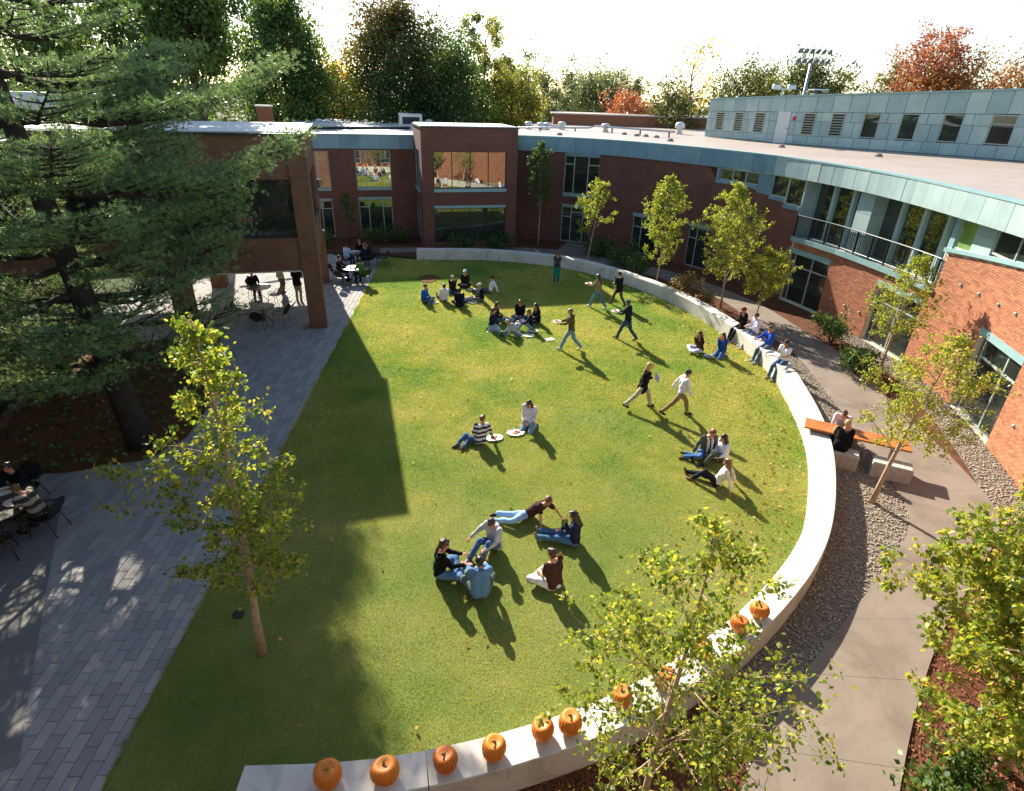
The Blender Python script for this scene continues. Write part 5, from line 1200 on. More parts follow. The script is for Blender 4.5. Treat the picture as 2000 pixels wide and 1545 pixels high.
def table(p, r, label, group=None):
    root = thing('patio_table', label, 'table', (p[0], p[1], .004), .2, group); MB().lathe((0, 0, .70), [(r - .01, 0), (r, .008), (r, .026), (r - .012, .03)], 32).build('tabletop', M['table_top'], root)
    MB().lathe((0, 0, .731), [(.035, 0), (.035, .006), (.02, .008)], 12).build('umbrella_ring', M['metal'], root); MB().tube([(0, 0, .3), (0, 0, .7)], .03, 8).build('post', M['patio'], root)
    for k in range(4): a = k * math.pi / 2 + .4; MB().tube([(.42 * r * math.cos(a), .42 * r * math.sin(a), .70), (.05 * math.cos(a), .05 * math.sin(a), .36), (.62 * r * math.cos(a), .62 * r * math.sin(a), 0)], .016, 5).build('leg', M['patio'], root, True)
    return root

# ================================================================== PEOPLE
Vc = Vector
def ik(a, b, l1, l2, pole):
    d = b - a; L = d.length
    if L > l1 + l2 - .004: b = a + d.normalized() * (l1 + l2 - .004); d = b - a; L = d.length
    L = max(L, abs(l1 - l2) + .02); dn = d.normalized(); x = (l1 * l1 - l2 * l2 + L * L) / (2 * L); h = math.sqrt(max(0, l1 * l1 - x * x))
    pp = Vc(pole) - dn * Vc(pole).dot(dn)
    if pp.length < 1e-4: pp = dn.orthogonal()
    return a + dn * x + pp.normalized() * h, b

POSE = {
 # pelvis, torso vector, feet L/R (ankle), knee pole L/R, hands L/R, elbow poles, look pitch
 'stand': dict(pel=(0, 0, .90), tor=(0, .02, 1), fl=(-.10, .04, .08), fr=(.10, -.04, .08), kp=(0, 1, 0)),
 'walk': dict(pel=(0, 0, .87), tor=(0, .08, 1), fl=(-.08, .36, .08), fr=(.08, -.40, .15), kp=(0, 1, .1)),
 'stride': dict(pel=(0, 0, .84), tor=(0, .16, 1), fl=(-.08, .34, .08), fr=(.08, -.56, .20), kp=(0, 1, .1)),
 'cross': dict(pel=(0, 0, .12), tor=(0, .14, 1), fl=(.10, .34, .07), fr=(-.12, .42, .07), kpl=(-1, .5, .25), kpr=(1, .5, .25)),
 'knees': dict(pel=(0, 0, .12), tor=(0, .12, 1), fl=(-.13, .60, .08), fr=(.14, .66, .08), kp=(0, .2, 1)),
 'legs': dict(pel=(0, 0, .12), tor=(0, -.28, 1), fl=(-.10, .88, .09), fr=(.12, .84, .09), kp=(0, .1, 1)),
 'oneknee': dict(pel=(0, 0, .12), tor=(0, -.34, 1), fl=(-.12, .62, .08), fr=(.10, .90, .09), kp=(0, .1, 1)),
 'kneel': dict(pel=(0, -.06, .24), tor=(0, .14, 1), fl=(-.14, -.12, .07), fr=(.14, -.12, .07), kp=(0, 1, -.2)),
 'side': dict(pel=(0, 0, .13), tor=(-.12, .10, 1), fl=(.52, -.06, .07), fr=(.66, .12, .07), kpl=(.1, 1, 0), kpr=(.3, 1, .2)),
 'recline': dict(pel=(0, 0, .14), tor=(-.66, .26, .70), fl=(.74, -.12, .10), fr=(.80, .10, .08), kpl=(-.1, 1, .5), kpr=(0, 1, .2)),
 'chair': dict(pel=(0, 0, .55), tor=(0, .10, 1), fl=(-.13, .44, .08), fr=(.13, .40, .08), kp=(0, 1, .4)),
 'wall': dict(pel=(0, 0, .70), tor=(0, .10, 1), fl=(-.13, .52, .09), fr=(.13, .46, .09), kp=(0, 1, .5)),
}
_jobs = []     # meshes waiting for their voxel remesh
def remesh_later(mb, name, mat, root, vox, smooth=2, extra=None): _jobs.append((mb, name, mat, root, vox, smooth, extra))

def person(loc, hd, pose, label, top='#202024', bottom='#3d5470', shoes='#222222', hair='hair_brown', style='short', arms='lap', long_sleeve=True, coat=0.0, hat=None, s=1.0, face=None, skin='skin', stripe=None, hood=False, z=0.0, vox=.021, yaw=0.0, tilt=-.15, group=None, **ov):
    P = dict(POSE[pose]); P.update(ov)
    root = thing('person', label, 'person', (loc[0], loc[1], z), -rad(hd), group); root.scale = (s, s, s)
    pel = Vc(P['pel']); tor = Vc(P['tor']).normalized(); x0 = Vc((1, 0, 0)); sh = (x0 - tor * x0.dot(tor)).normalized()
    if pose == 'recline': sh = Vc((.35, -.75, .0)); sh = (sh - tor * sh.dot(tor)).normalized() * -1 if False else (Vc((.5, .55, .35)) - tor * Vc((.5, .55, .35)).dot(tor)).normalized()
    fwd = tor.cross(sh) * -1 if tor.cross(sh).y < 0 and pose != 'recline' else tor.cross(sh)
    if fwd.y < 0: fwd = -fwd
    waist, chest, neck = pel + tor * .20, pel + tor * .40 - fwd * .01, pel + tor * .545
    hl, hr = pel - sh * .09, pel + sh * .09; sl, sr = pel + tor * .50 - sh * .175, pel + tor * .50 + sh * .175
    hd_dir = Vc((math.sin(rad(yaw)), math.cos(rad(yaw)), tilt)).normalized() if pose != 'recline' else Vc((-.25, .9, -.35)).normalized()
    up = (Vc((0, 0, 1)) * .8 + tor * .6); up = (up - hd_dir * up.dot(hd_dir)).normalized(); hx = hd_dir.cross(up).normalized()
    hc = neck + up * .135 + hd_dir * .035
    kl, al = ik(hl, Vc(P['fl']), .43, .42, P.get('kpl', P.get('kp'))); kr, ar = ik(hr, Vc(P['fr']), .43, .42, P.get('kpr', P.get('kp')))
    def rel(x, f, t): return pel + sh * x + fwd * f + tor * t
    A = {'lap': (rel(-.10, .30, .16), rel(.10, .30, .16)), 'tray': (rel(-.15, .40, .24), rel(.15, .40, .24)), 'down': (rel(-.26, .04, -.06), rel(.26, .08, -.06)),
         'swing': (rel(-.25, -.22, .02), rel(.25, .26, .06)), 'eat': (rel(-.06, .20, .52), rel(.06, .30, .22)), 'back': (Vc((-.30, -.42, .04)) , Vc((.30, -.42, .04))),
         'table': (rel(-.16, .42, .22), rel(.16, .42, .22)), 'eat2': (rel(-.05, .19, .54), rel(.05, .19, .54)), 'knees': (rel(-.16, .44, .30), rel(.16, .44, .30)), 'crossed': (rel(.08, .22, .30), rel(-.08, .24, .27)),
         'lean': (rel(-.12, .28, .18), Vc((.42, .02, .04))), 'leanl': (Vc((-.42, .1, .04)), rel(.10, .28, .18)), 'rec': (Vc((-.80, .10, .03)), Vc((-.22, .48, .05))), 'reach': (rel(-.12, .42, .26), Vc((.52, .30, .12))), 'book': (rel(-.10, .34, .26), rel(.12, .34, .26)), 'hug': (rel(.02, .2, .30), rel(-.1, .2, .22))}[arms]
    epole = Vc((0, -1, -.5)) if pose not in ('recline',) else Vc((-.4, -.3, .6))
    el, wl = ik(sl, A[0], .28, .25, epole - sh * .6); er, wr = ik(sr, A[1], .28, .25, epole + sh * .6)
    if arms == 'back': el, wl = ik(sl, A[0], .28, .25, Vc((0, -1, .2))); er, wr = ik(sr, A[1], .28, .25, Vc((0, -1, .2)))
    # --- body
    b = MB(); c = b.capsule
    for q in (-1, 1):
        c(pel + sh * .06 * q, .105, waist + sh * .05 * q, .09); c(waist + sh * .05 * q, .09, chest + sh * .075 * q, .10); c(chest + sh * .06 * q, .10, neck - tor * .06 + sh * .1 * q, .055)
    c(neck - tor * .04, .06, hc - up * .06, .05)
    b.ell(hc + up * .015 - hd_dir * .012, (.074, .092, .102), (hx, hd_dir, up)); c(hc - up * .055 + hd_dir * .03, .052, hc - up * .085 + hd_dir * .048, .032); c(hc + hd_dir * .078 + up * .012, .012, hc + hd_dir * .098 - up * .016, .017)
    for q in (-1, 1): b.ell(hc + hx * .076 * q - hd_dir * .01, (.014, .024, .032), (hx, hd_dir, up), 8, 6)
    for S_, E_, W_ in ((sl, el, wl), (sr, er, wr)): c(S_, .05, E_, .04); c(E_, .04, W_, .027)
    for H_, K_, A_ in ((hl, kl, al), (hr, kr, ar)): c(H_, .085, K_, .056); c(K_, .054, A_, .038)
    ex = MB()
    for q, W_, E_ in ((-1, wl, el), (1, wr, er)):
        d = (W_ - E_).normalized()
        flat = W_.z < .12
        if flat: d = Vc((d.x, d.y, 0)).normalized() if Vc((d.x, d.y, 0)).length > .1 else fwd.copy()
        else: d = (d + fwd * .3).normalized()
        nrm = Vc((0, 0, 1)) if flat or abs(d.z) < .7 else fwd; lat = d.cross(nrm).normalized(); nrm = lat.cross(d)
        for k in (-1, 0, 1): c(W_ + lat * .008 * k, .02, W_ + d * .075 + lat * .024 * k, .018, 8, 2)
        for k, ln in enumerate((.062, .075, .07, .052)):
            f0 = W_ + d * .082 + lat * (-.031 + .0205 * k); f1 = f0 + d * ln * .5 - nrm * .008; f2 = f1 + d * ln * .38 - nrm * .022; ex.tube([f0 - d * .02, f0, f1, f2], [.010, .0095, .0085, .006], 5)
        th0 = W_ + d * .03 + lat * .024 * q * -1; ex.tube([th0, th0 + d * .028 + lat * -.022 * q, th0 + d * .062 + lat * -.024 * q - nrm * .008], [.012, .0105, .008], 5)
    fe = MB()
    for q in (-1, 1): fe.ell(hc + hd_dir * .079 + hx * .031 * q + up * .016, (.013, .008, .008), (hx, hd_dir, up), 8, 5)
    fl_ = MB(); fl_.ell(hc + hd_dir * .080 - up * .052, (.022, .008, .007), (hx, hd_dir, up), 8, 5)
    remesh_later(b, 'body', [M[skin], M['eye'], M['lip']], root, vox * 1.15, 2, (ex, fe, fl_))
    # --- top
    t = MB(); c = t.capsule; o = .024
    for q in (-1, 1):
        c(pel + sh * .065 * q + tor * .02, .125, waist + sh * .06 * q, .118); c(waist + sh * .06 * q, .118, chest + sh * .085 * q, .122); c(chest + sh * .07 * q, .118, neck - tor * .075 + sh * .11 * q, .068)
        if coat: c(waist + sh * .05 * q, .12, pel + sh * .07 * q - tor * coat * .6 , .14)
    if long_sleeve:
        for S_, E_, W_ in ((sl, el, wl), (sr, er, wr)): c(S_, .071, E_, .056); c(E_, .055, E_ + (W_ - E_) * .96, .042)
    else:
        for S_, E_ in ((sl, el), (sr, er)): c(S_, .07, S_ + (E_ - S_) * .62, .062)
    if hood: c(neck - fwd * .07 - tor * .03 - sh * .05, .055, neck - fwd * .07 - tor * .03 + sh * .05, .055); c(neck - fwd * .02 - sh * .07, .04, neck + fwd * .02 - tor * .02, .035)
    remesh_later(t, 'jacket' if coat or hood else 'shirt', cloth(top, stripe), root, vox)
    # --- trousers
    t = MB(); c = t.capsule
    for q in (-1, 1): c(pel + sh * .06 * q - tor * .01, .115, pel + sh * .055 * q + tor * .10, .10)
    for H_, K_, A_ in ((hl, kl, al), (hr, kr, ar)): c(H_, .105, K_, .076); c(K_, .074, K_ + (A_ - K_) * .97, .064)
    remesh_later(t, 'trousers', cloth(bottom), root, vox * 1.15)
    # --- shoes
    for K_, A_ in ((kl, al), (kr, ar)):
        sd = (A_ - K_).normalized()
        if pose in ('stand', 'walk', 'stride', 'chair', 'wall', 'knees'): fd = Vc((0, 1, 0)) if A_.z < .12 else Vc((0, .85, -.5)).normalized()
        elif pose == 'kneel': fd = Vc((0, -1, -.1)).normalized()
        elif pose in ('legs', 'oneknee'): fd = (Vc((0, .4, .9)) if abs(sd.z) < .35 else Vc((0, 1, 0))).normalized()
        else: fd = (sd + Vc((0, .5, .15))).normalized(); fd.z = max(fd.z, -.1)
        m = MB(); hp = A_ - Vc((0, 0, .035)) if A_.z > .075 else A_ - Vc((0, 0, .02)); m.capsule(hp - fd * .05, .044, hp + fd * .05, .046, 10, 3); m.capsule(hp + fd * .04, .046, hp + fd * .15 - Vc((0, 0, .006)), .036, 10, 3); m.capsule(hp, .04, A_ + (K_ - A_).normalized() * .03, .045, 8, 2)
        remesh_later(m, 'shoe', cloth(shoes), root, .02, 1)
    # --- hair and hats
    h = MB(); c = h.capsule; ctr = hc + up * .03 - hd_dir * .028
    if not (hat and hat[0] == 'beanie'): h.ell(ctr, (.088, .098, .098), (hx, hd_dir, up)); c(hc + hd_dir * .06 + up * .085 - hx * .03, .022, hc + hd_dir * .06 + up * .085 + hx * .03, .022)
    if style in ('long', 'curly'):
        bk = neck - fwd * .05; r_ = .07 if style == 'long' else .085
        for q in (-1, 1): c(hc + hx * .055 * q - hd_dir * .03, .05, neck + sh * .07 * q - fwd * .045 - tor * .10, r_ * .62); 
        c(hc - hd_dir * .05, .075, bk - tor * (.20 if style == 'long' else .12) - fwd * .07, r_ * .72)
    elif style == 'pony': c(hc - hd_dir * .09 + up * .01, .035, neck - fwd * .10 - tor * .06, .028); c(hc - hd_dir * .04, .075, hc - hd_dir * .05 - up * .05, .055)
    else: c(hc - hd_dir * .035, .078, hc - hd_dir * .03 - up * .03, .066)
    remesh_later(h, 'hair', M[hair], root, .018, 1)
    if hat:
        m = MB(); m.ell(hc + up * .048 - hd_dir * .02, (.096, .107, .086), (hx, hd_dir, up), 14, 8)
        if hat[0] == 'cap': m.capsule(hc + up * .052 + hd_dir * .09 - hx * .035, .03, hc + up * .052 + hd_dir * .09 + hx * .035, .03, 8, 2); m.capsule(hc + up * .05 + hd_dir * .13 - hx * .03, .02, hc + up * .05 + hd_dir * .13 + hx * .03, .02, 8, 2)
        remesh_later(m, 'cap' if hat[0] == 'cap' else 'knit_hat', cloth(hat[1]), root, .02, 1)
    return root, dict(wl=wl, wr=wr, hc=hc, neck=neck, chest=chest)

def held_tray(root, J, label, z=None, dx=0):
    w = (J['wl'] + J['wr']) / 2; m = Matrix.Translation(root.location) @ Matrix.Rotation(root.rotation_euler.z, 4, 'Z'); p = m @ ((w + Vc((0, .17, .03))) * root.scale[0])
    tray((p.x, p.y, p.z), label, ('food_tan', 'food_red'), root.rotation_euler.z, .17, group='trays carried across the lawn')

def finish_people():
    tmp = []
    for mb, name, mat, root, vox, sm, ex in _jobs:
        me = mb.mesh('tmp', []); o = bpy.data.objects.new('tmp', me); COL.objects.link(o)
        r = o.modifiers.new('r', 'REMESH'); r.mode = 'VOXEL'; r.voxel_size = vox; r.use_smooth_shade = True
        k = o.modifiers.new('s', 'SMOOTH'); k.factor = .5; k.iterations = sm; tmp.append(o)
    dg = bpy.context.evaluated_depsgraph_get(); dg.update()
    for o, (mb, name, mat, root, vox, sm, ex) in zip(tmp, _jobs):
        me = bpy.data.meshes.new_from_object(o.evaluated_get(dg)); me.name = name
        mats = mat if isinstance(mat, list) else [mat]; me.materials.clear()
        if ex:
            bm = bmesh.new(); bm.from_mesh(me)
            for f in bm.faces: f.material_index = 0
            for idx, e in enumerate(ex):
                vs = [bm.verts.new(p) for p in e.v]
                for f in e.f:
                    try: nf = bm.faces.new([vs[i] for i in f]); nf.material_index = idx; nf.smooth = True
                    except ValueError: pass
            bm.to_mesh(me); bm.free()
        for m in mats: me.materials.append(m)
        if not ex: me.polygons.foreach_set('material_index', np.zeros(len(me.polygons), np.int32))
        amp, fq = {'shirt': (.011, 8.5), 'jacket': (.014, 7.5), 'trousers': (.010, 9.0), 'hair': (.010, 22)}.get(name, (0, 0))
        if amp:
            k = len(me.vertices); co = np.empty(k * 3, np.float32); me.vertices.foreach_get('co', co); co = co.reshape(-1, 3); no = np.empty(k * 3, np.float32); me.vertices.foreach_get('normal', no); no = no.reshape(-1, 3)
            ph = np.random.default_rng(k).random(9) * 6.28; d = co[:, 0], co[:, 1], co[:, 2]
            w = np.sin(fq * (1.7 * d[0] + .9 * d[1] + 2.6 * d[2]) + ph[0] + 1.6 * np.sin(fq * .8 * (d[1] - d[0]) + ph[1])) + .8 * np.sin(fq * (2.1 * d[1] - 1.3 * d[0] + 3.4 * d[2]) + ph[2] + 1.4 * np.sin(fq * 1.1 * d[0] + ph[3])) + .5 * np.sin(fq * (3.9 * d[0] + 3.1 * d[1] - 2.7 * d[2]) + ph[4])
            me.vertices.foreach_set('co', (co + no * (amp * .55 * w)[:, None]).ravel()); me.update()
        link(name, me, root)
    for o in tmp: me = o.data; bpy.data.objects.remove(o); bpy.data.meshes.remove(me)

JE, JL, JD = '#4a6078', '#8fa6bf', '#2c3846'
GA, GB, GS = 'students sitting in the ring nearest the far wall end', 'students sitting in the ring beside the walkers', 'students sitting in the largest ring'
far = .025
# ring nearest the far end of the wall
person((-4.397, 27.096, 0.000), 110, 'cross', 'student in bright blue jacket sitting at the edge of the far ring', '#1f5fae', JE, '#d8d4cc', 'hair_brown', vox=far)
person((-3.418, 27.194, 0.000), 335, 'legs', 'student in white hoodie sitting with back turned in the far ring', '#e4e2ee', '#3a3a40', '#1c1c1e', 'hair_dark', arms='lap', hood=True, vox=far, tor=(0, -.1, 1))
person((-3.188, 28.792, 0.000), 165, 'cross', 'student in open black jacket over white shirt eating in the far ring', '#2a2624', '#3a3c44', '#8a8a8a', 'hair_lightbrown', arms='eat2', vox=far, hat=('cap', '#c8b48c'))
person((-2.633, 29.929, 0.000), 185, 'cross', 'student in dark jacket and white cap at the back of the far ring', '#26231f', '#33312e', '#2a2a2a', 'hair_dark', hat=('cap', '#e6e6ec'), vox=far)
person((-1.289, 28.903, 0.000), 262, 'legs', 'student in white shirt leaning back with outstretched grey trousers', '#e6eaee', '#5a5a54', '#3a342c', 'hair_dark', arms='back', vox=far)
person((-1.625, 27.532, 0.000), 258, 'legs', 'student in black jacket with legs stretched out in front of the white shirt', '#1c1c22', '#5f6268', '#2a2a2a', 'hair_lightbrown', arms='lap', vox=far, hat=('cap', '#d6cdbb'), tor=(0, .1, 1))
person((-2.607, 26.502, 0.000), 350, 'cross', 'student in navy hoodie seen from behind at the near side of the far ring', '#171a2a', '#1e2434', '#1a1a1a', 'hair_dark', hood=True, vox=far)
tray((-2.257, 29.242, 0.000), 'tray of bread on the grass in the middle of the far ring', ('food_tan',)); tray((-2.380, 27.861, 0.000), 'pale tray beside the navy hoodie in the far ring', ('food_tan', 'food_red')); tray((-2.050, 27.172, 0.000), 'tray beside the stretched legs in the far ring', ('food_green',)); tray((-3.960, 26.982, 0.000), 'tray in front of the bright blue jacket', ('food_tan',))
# ring beside the walkers
person((-0.924, 23.592, 0.000), 95, 'kneel', 'student in navy top kneeling in pale jeans at the edge of the second ring', '#20263a', '#93a7c0', '#5a4a3a', 'hair_brown', 'pony', vox=far)
person((-0.835, 24.688, 0.000), 98, 'legs', 'student in dark maroon with long brown hair and teal jeans stretched out', '#2a1c22', '#466a78', '#2a2a2a', 'hair_brown', 'long', vox=far, tor=(0, .05, 1))
person((0.262, 25.262, 0.000), 192, 'cross', 'auburn haired student in black facing the camera in the second ring', '#1d191c', '#4a5560', '#2a2a2a', 'hair_auburn', 'long', vox=far)
person((1.042, 24.726, 0.000), 245, 'cross', 'student in black hooded coat with long black hair in the second ring', '#16181a', '#1f2024', '#2a2a2a', 'hair_dark', 'long', hood=True, vox=far)
person((0.709, 23.860, 0.000), 258, 'knees', 'student in navy jacket with grey blue jeans beside the white tray', '#1c2136', '#7d8fa4', '#c8b8a8', 'hair_lightbrown', 'pony', arms='knees', vox=far)
person((0.181, 22.850, 0.000), 285, 'knees', 'student in grey hoodie hunched over with jeans and dark shoes', '#a8a49c', '#5a7692', '#3a2c24', 'hair_blond', hood=True, arms='knees', vox=far, tor=(0, .75, .8), tilt=-.8)
tray((0.793, 23.559, 0.000), 'white tray with pink food in the second ring', ('food_red',)); tray((0.611, 23.004, 0.000), 'white paper tray beside the hunched grey hoodie', ('food_tan',))
tray((-0.098, 24.361, 0.000), 'tray between the stretched legs of the second ring', ('food_tan',))
o = MB().box((0, 0, .035), (.34, .26, .01)).build('paper_sheet', M['white']); o.location = (*(1.503, 22.673, 0.000)[:2], 0); o.rotation_euler.z = .3; tag(o, 'loose white sheet lying alone on the grass', 'paper')
# walkers
person((2.199, 31.027, 0.000), 178, 'stand', 'student in grey sweater and bright green trousers standing in shade', '#3c4246', '#1c7a68', '#b08a70', 'hair_brown', 'long', arms='crossed', vox=far)
r, J = person((3.960, 26.989, 0.000), 305, 'walk', 'student in tan sweater and jeans carrying a white tray', '#8a7a5e', '#56809a', '#e0dcd0', 'hair_brown', 'long', arms='tray', vox=far); held_tray(r, J, 'white tray with a cup carried by the tan sweater student')
person((5.019, 27.479, 0.000), 318, 'walk', 'adult in black jacket and grey trousers walking with hand raised to face', '#1e1d1f', '#5a5348', '#26221f', 'hair_dark', arms='eat', coat=.12, hat=('beanie', '#3c3c40'), vox=far)
r, J = person((4.699, 22.943, 0.000), 300, 'walk', 'student in navy hoodie and dark jeans with grey knit hat carrying a tray', '#1e2234', '#37506a', '#6a5a4a', 'hair_dark', arms='tray', hood=True, hat=('beanie', '#4a4a50'), vox=far, s=1.04); held_tray(r, J, 'tray carried by the navy hoodie student')
r, J = person((2.257, 21.636, 0.000), 280, 'walk', 'fair haired boy in olive hoodie and light jeans carrying a tray', '#5a5438', '#7591aa', '#d8d2c4', 'hair_lightbrown', arms='tray', hood=True, vox=far, s=1.04); held_tray(r, J, 'white tray carried by the olive hoodie boy')
person((4.209, 16.901, 0.000), 82, 'stride', 'blond woman in black coat striding with a blue folder', '#1e1c1c', '#b3a590', '#1a1a1a', 'hair_blond', 'long', arms='hug', coat=.22, hood=True)
q = (4.213, 16.377, 1.100); o = MB().box((0, 0, 0), (.24, .03, .31)).build('folder', M['folder']); o.location = ((4.312, 16.908, 0.000)[0] + .3, (4.312, 16.908, 0.000)[1] - .02, 1.12); o.rotation_euler = (.3, .5, -1.2); tag(o, 'blue folder held against the black coat', 'folder')
person((5.314, 16.455, 0.000), 86, 'stride', 'student in white and maroon sweater and khaki trousers striding', '#e6e0e0', '#8a7450', '#2a1c16', 'hair_dark', 'short', arms='swing', stripe=('#dcd4d6', 9))
# pair near the wall
person((7.501, 21.848, 0.000), 262, 'cross', 'student with very long brown hair and white trousers eating by the wall', '#3a2a20', '#c8ccd8', '#8a6a50', 'hair_brown', 'long', arms='eat2')
person((8.203, 21.436, 0.000), 232, 'kneel', 'curly haired student in royal blue sweater eating beside a tray', '#24489a', '#4e6a8e', '#3a3a40', 'hair_brown', 'curly', arms='eat2')
tray((7.319, 22.100, 0.000), 'tray of red food next to the white trousers', ('food_red', 'food_red')); tray((7.787, 21.403, 0.000), 'tray of pale food next to the royal blue sweater', ('food_tan', 'food_green'))
# on the seat wall
def on_wall(px, hd, *a, **k):
    return person(px, hd, 'wall', *a, z=0.0, **k)
on_wall((9.580, 23.238, 0.600), 262, 'student in black hoodie and maroon cap sitting on the seat wall', '#1c1a1c', '#22201f', '#d8d6d4', 'hair_dark', hood=True, hat=('cap', '#7a2838'), arms='eat')
on_wall((9.852, 22.551, 0.600), 258, 'student in white hoodie sitting on the seat wall with grey jeans', '#e4dfea', '#6a7888', '#d8d6d4', 'hair_brown', hood=True, arms='book')
on_wall((9.863, 21.129, 0.600), 252, 'student in royal blue sweatshirt sitting on the seat wall', '#2450ae', '#5d6a72', '#c8ccd0', 'hair_lightbrown', arms='knees')
on_wall((9.874, 19.665, 0.600), 242, 'dark haired boy in white shirt reading on the seat wall', '#e9e4ea', '#42627e', '#b09a80', 'hair_dark', arms='book', long_sleeve=False, skin='skin_tan')
o = MB().box((0, 0, 0), (.30, .22, .02)).build('open_book', M['white']); p = (9.397, 19.853, 0.950); o.location = ((9.874, 19.665, 0.600)[0] - .42, (9.874, 19.665, 0.600)[1] - .2, .99); o.rotation_euler = (.2, -.1, 1.0); tag(o, 'open white book held by the boy on the seat wall', 'book')
# pair on the open lawn
person((0.562, 15.381, 0.000), 205, 'kneel', 'student in pale lilac sweater kneeling with long brown hair', '#dcd6e4', '#7c93b0', '#2a2a2a', 'hair_brown', 'long', arms='lap', tilt=-.55)
person((-0.873, 14.356, 0.000), 335, 'side', 'boy in purple and white striped sweater leaning on one hand', '#3a2440', '#46607c', '#5a544a', 'hair_lightbrown', arms='lean', stripe=('#dedbe0', 7.5), yaw=60, tor=(.12, .1, 1), fl=(-.66, .12, .07), fr=(-.52, -.06, .07), kpl=(-.3, 1, .2), kpr=(-.1, 1, 0))
tray((-0.487, 14.691, 0.000), 'cream tray beside the striped sweater', ('food_tan', 'food_red'), .3, .22); tray((0.143, 15.022, 0.000), 'cream tray of pizza in front of the lilac sweater', ('food_red', 'food_tan'), .2, .22)
# trio
person((5.539, 14.183, 0.000), 168, 'side', 'red haired student in grey blazer and long white scarf', '#54584c', '#46689a', '#6a4a2c', 'hair_auburn', 'pony', arms='lean', coat=.06, tilt=-.35)
r = [o_ for o_ in bpy.data.objects if o_.get('label', '').startswith('red haired student in grey')][0]; m = MB()
m.tube([(-.10, .06, .62), (-.09, .155, .56), (-.08, .19, .40), (-.07, .2, .22)], [.03, .035, .034, .03], 8); m.tube([(.04, .06, .62), (.03, .155, .56), (.04, .19, .40), (.05, .2, .20)], [.03, .035, .034, .03], 8); m.tube([(-.10, .05, .63), (-.03, .0, .66), (.04, .05, .63)], .035, 8); m.build('scarf', cloth('#e6e0d4'), r, True)
person((5.962, 13.839, 0.000), 258, 'oneknee', 'black haired student in white sweatshirt and olive trousers', '#e2dfec', '#4c5244', '#1c1c1e', 'hair_dark', 'long', arms='lap', tor=(0, .12, 1))
person((5.478, 12.697, 0.000), 298, 'oneknee', 'student in cream sweater leaning back with black jeans and tan boots', '#ddd2c2', '#22242c', '#8a6a44', 'hair_lightbrown', 'long', arms='back')
# ring of six
person((0.485, 11.110, 0.000), 172, 'recline', 'boy in maroon polo reclining on one arm in light blue jeans', '#46292c', '#93b2d6', '#1a1a1c', 'hair_lightbrown', arms='rec', long_sleeve=False)
person((-0.282, 10.041, 0.000), 218, 'knees', 'boy in light grey hoodie reaching out to one side', '#b9b9b6', '#4c6684', '#a89a8c', 'hair_brown', arms='reach', hood=True, yaw=-15, tilt=-.5, s=1.03)
person((1.522, 10.259, 0.000), 282, 'legs', 'curly dark haired student in navy sweatshirt eating with legs outstretched', '#232642', '#4c6a8c', '#8a7a62', 'hair_dark', 'curly', arms='eat', tor=(0, .06, 1))
person((-1.407, 9.148, 0.000), 78, 'cross', 'student in black sweater with brown ponytail sitting cross legged', '#151516', '#5b7ba2', '#b08a74', 'hair_brown', 'pony', arms='knees', s=1.05)
person((-0.512, 8.594, 0.000), 350, 'cross', 'black haired student in blue hoodie seen from behind', '#5e7fa6', '#5f6a60', '#d8ccc8', 'hair_dark', 'short', arms='knees', hood=True, s=1.05)
person((0.990, 8.904, 0.000), 318, 'cross', 'boy in brown polo and white trousers seen from behind', '#4a2e28', '#dcd8d2', '#5a4a3c', 'hair_brown', arms='lap', long_sleeve=False, s=1.06)
# at the game table
bq = ta + td * .98; pf = bq + tn * .72; pn = bq - tn * .62
person(pf, 188 - math.degrees(rzt), 'chair', 'student in pale pink and white sweater leaning over the checker board', '#e4d4da', JE, '#8a8078', 'hair_brown', 'pony', arms='table', tor=(0, .55, 1), tilt=-.8, z=-.02)
person(pn, 6 - math.degrees(rzt), 'chair', 'blond student in black jacket at the table seen from behind', '#191818', JE, '#3a3a3a', 'hair_blond', 'short', arms='table', coat=.05, tor=(0, .4, 1), z=-.02)

# ---- near patio table in the left corner
tp_ = (-11.256, 10.108, 0.730); table(tp_, .78, 'big round steel patio table next to the pine bed')
cs = [((.98, .02), 268, 'patio chair under the student in the brown striped sweater'), ((.62, -.82), 322, 'empty patio chair at the big table closest to the walk'), ((-.25, -1.0), 12, 'empty patio chair at the big table on the dark slab'), ((-.15, .98), 172, 'patio chair at the big table under the student in black')]
for (dx, dy), hd, lab in cs: chair((tp_[0] + dx, tp_[1] + dy), hd, lab, 'chairs round the big patio table')
person((tp_[0] + .93, tp_[1] + .03), 272, 'chair', 'boy in brown and cream striped sweater leaning over the steel table', '#3b322a', '#4a4130', '#22201e', 'hair_lightbrown', arms='table', stripe=('#a8977c', 5.5), tor=(0, .5, 1), tilt=-.7)
person((tp_[0] - .12, tp_[1] + .93), 175, 'chair', 'student in black sitting across the steel table', '#1b1c1e', '#2a2a2c', '#222222', 'hair_dark', arms='table', tor=(0, .3, 1))
tray((tp_[0] + .40, tp_[1] + .05, .745), 'grey plate in front of the brown striped sweater', ('food_tan',), 0, .17, group='plates on the big patio table'); tray((tp_[0] - .12, tp_[1] + .42, .745), 'grey plate in front of the student in black', ('food_tan',), .5, .2, group='plates on the big patio table')
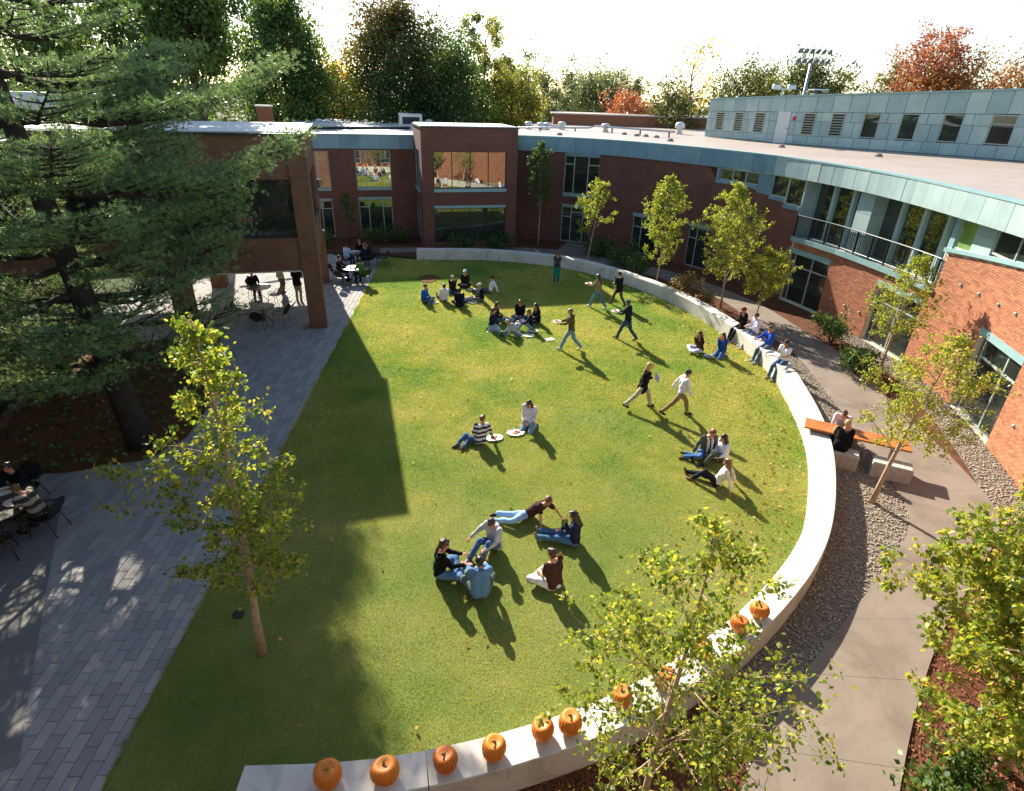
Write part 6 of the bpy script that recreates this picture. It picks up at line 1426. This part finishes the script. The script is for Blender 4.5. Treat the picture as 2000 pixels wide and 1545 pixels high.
# ---- far patio
t1 = (-8.531, 30.171, 0.730); table(t1, .55, 'patio table with the student in green'); t2 = (-9.170, 33.584, 0.730); table(t2, .55, 'patio table with the ring of students by the hedge')
for (dx, dy), hd, lab in (((.62, -.45), 308, 'patio chair under the student in green'), ((-.85, .05), 88, 'patio chair under the student with white sleeves'), ((-.35, -.85), 20, 'empty patio chair with pale back beside the green student')): chair((t1[0] + dx, t1[1] + dy), hd, lab, 'chairs on the far patio')
for (dx, dy), hd, lab in (((-.5, -.75), 30, 'patio chair under the student in pale blue'), ((0, .85), 180, 'patio chair against the hedge'), ((.75, .3), 250, 'patio chair under the hunched dark student'), ((.75, -.55), 305, 'patio chair under the student in navy'), ((1.4, -.1), 280, 'spare patio chair beside the lawn corner')): chair((t2[0] + dx, t2[1] + dy), hd, lab, 'chairs on the far patio')
person((t1[0] + .55, t1[1] - .38), 312, 'chair', 'student in green jacket with pale shoulder stripe seen from behind', '#4e7a38', '#26282a', '#222222', 'hair_dark', vox=far, arms='table', skin='skin_tan'); person((t1[0] - .8, t1[1] + .05), 85, 'chair', 'student in dark vest with white sleeves at the far patio', '#2c2226', '#2a2f3a', '#222222', 'hair_dark', vox=far, arms='table')
person((t2[0] - .46, t2[1] - .68), 28, 'chair', 'student in pale blue shirt seen from behind at the far patio', '#a3bdd8', '#2f3a4c', '#222222', 'hair_dark', vox=far, arms='table'); person((t2[0], t2[1] + .8), 180, 'chair', 'student in black facing the camera at the far patio', '#1c1a1a', '#2a2a2c', '#222222', 'hair_lightbrown', vox=far, arms='table', tor=(0, .3, 1))
person((t2[0] + .7, t2[1] + .28), 248, 'chair', 'hunched student in dark blue at the far patio', '#1b1e2c', '#22252c', '#222222', 'hair_dark', vox=far, arms='table', tor=(0, .35, 1)); person((t2[0] + .68, t2[1] - .5), 302, 'chair', 'fair haired student in navy at the far patio', '#1e2438', '#22252c', '#222222', 'hair_lightbrown', vox=far, arms='table', tor=(0, .3, 1))
tray((t2[0] - .1, t2[1], .745), 'pale tray in the middle of the hedge side table', ('food_tan',), 0, .2, group='trays on the far patio'); tray((t1[0] - .1, t1[1], .745), 'cluttered tray on the green student table', ('food_tan', 'food_red'), 0, .2, group='trays on the far patio')
# ---- under the portico
person((-10.268, 26.665, 0.000), 352, 'stand', 'student in black jacket and khaki trousers standing under the portico', '#17171a', '#8a8266', '#2a2622', 'hair_dark', arms='tray', coat=.08, vox=far); person((-11.500, 27.836, 0.000), 20, 'stand', 'student in beige jacket standing under the portico', '#a39884', '#4c4a44', '#2a2622', 'hair_brown', arms='tray', coat=.08, vox=far)
t3 = (-11.985, 26.384, 0.730); table(t3, .55, 'patio table in the shade of the portico'); t4 = (-10.746, 23.674, 0.730); table(t4, .5, 'small patio table at the front edge of the portico')
person((t3[0] - .5, t3[1] + .55), 140, 'chair', 'student in dark clothes sitting under the portico', '#1a1c22', '#2a2a2c', '#222222', 'hair_dark', vox=far, arms='table')
for (dx, dy), hd, lab in (((-.5, .6), 140, 'patio chair under the seated portico student'), ((.8, -.2), 285, 'empty patio chair beside the portico table')): chair((t3[0] + dx, t3[1] + dy), hd, lab, 'chairs under the portico')
for (dx, dy), hd, lab in (((.75, -.1), 280, 'empty wire chair in the sun patch by the pillar'), ((.15, -.85), 350, 'empty wire chair at the portico front edge'), ((-.8, -.1), 80, 'empty wire chair half hidden by pine boughs')): chair((t4[0] + dx, t4[1] + dy), hd, lab, 'chairs under the portico')
finish_people()
print('TRIS', sum(len(o.data.loop_triangles) if o.data.loop_triangles else sum(max(0, p.loop_total - 2) for p in o.data.polygons) if len(o.data.polygons) < 20000 else len(o.data.polygons) * (len(o.data.loops) // max(1, len(o.data.polygons)) - 2) for o in bpy.data.objects if o.type == 'MESH'))
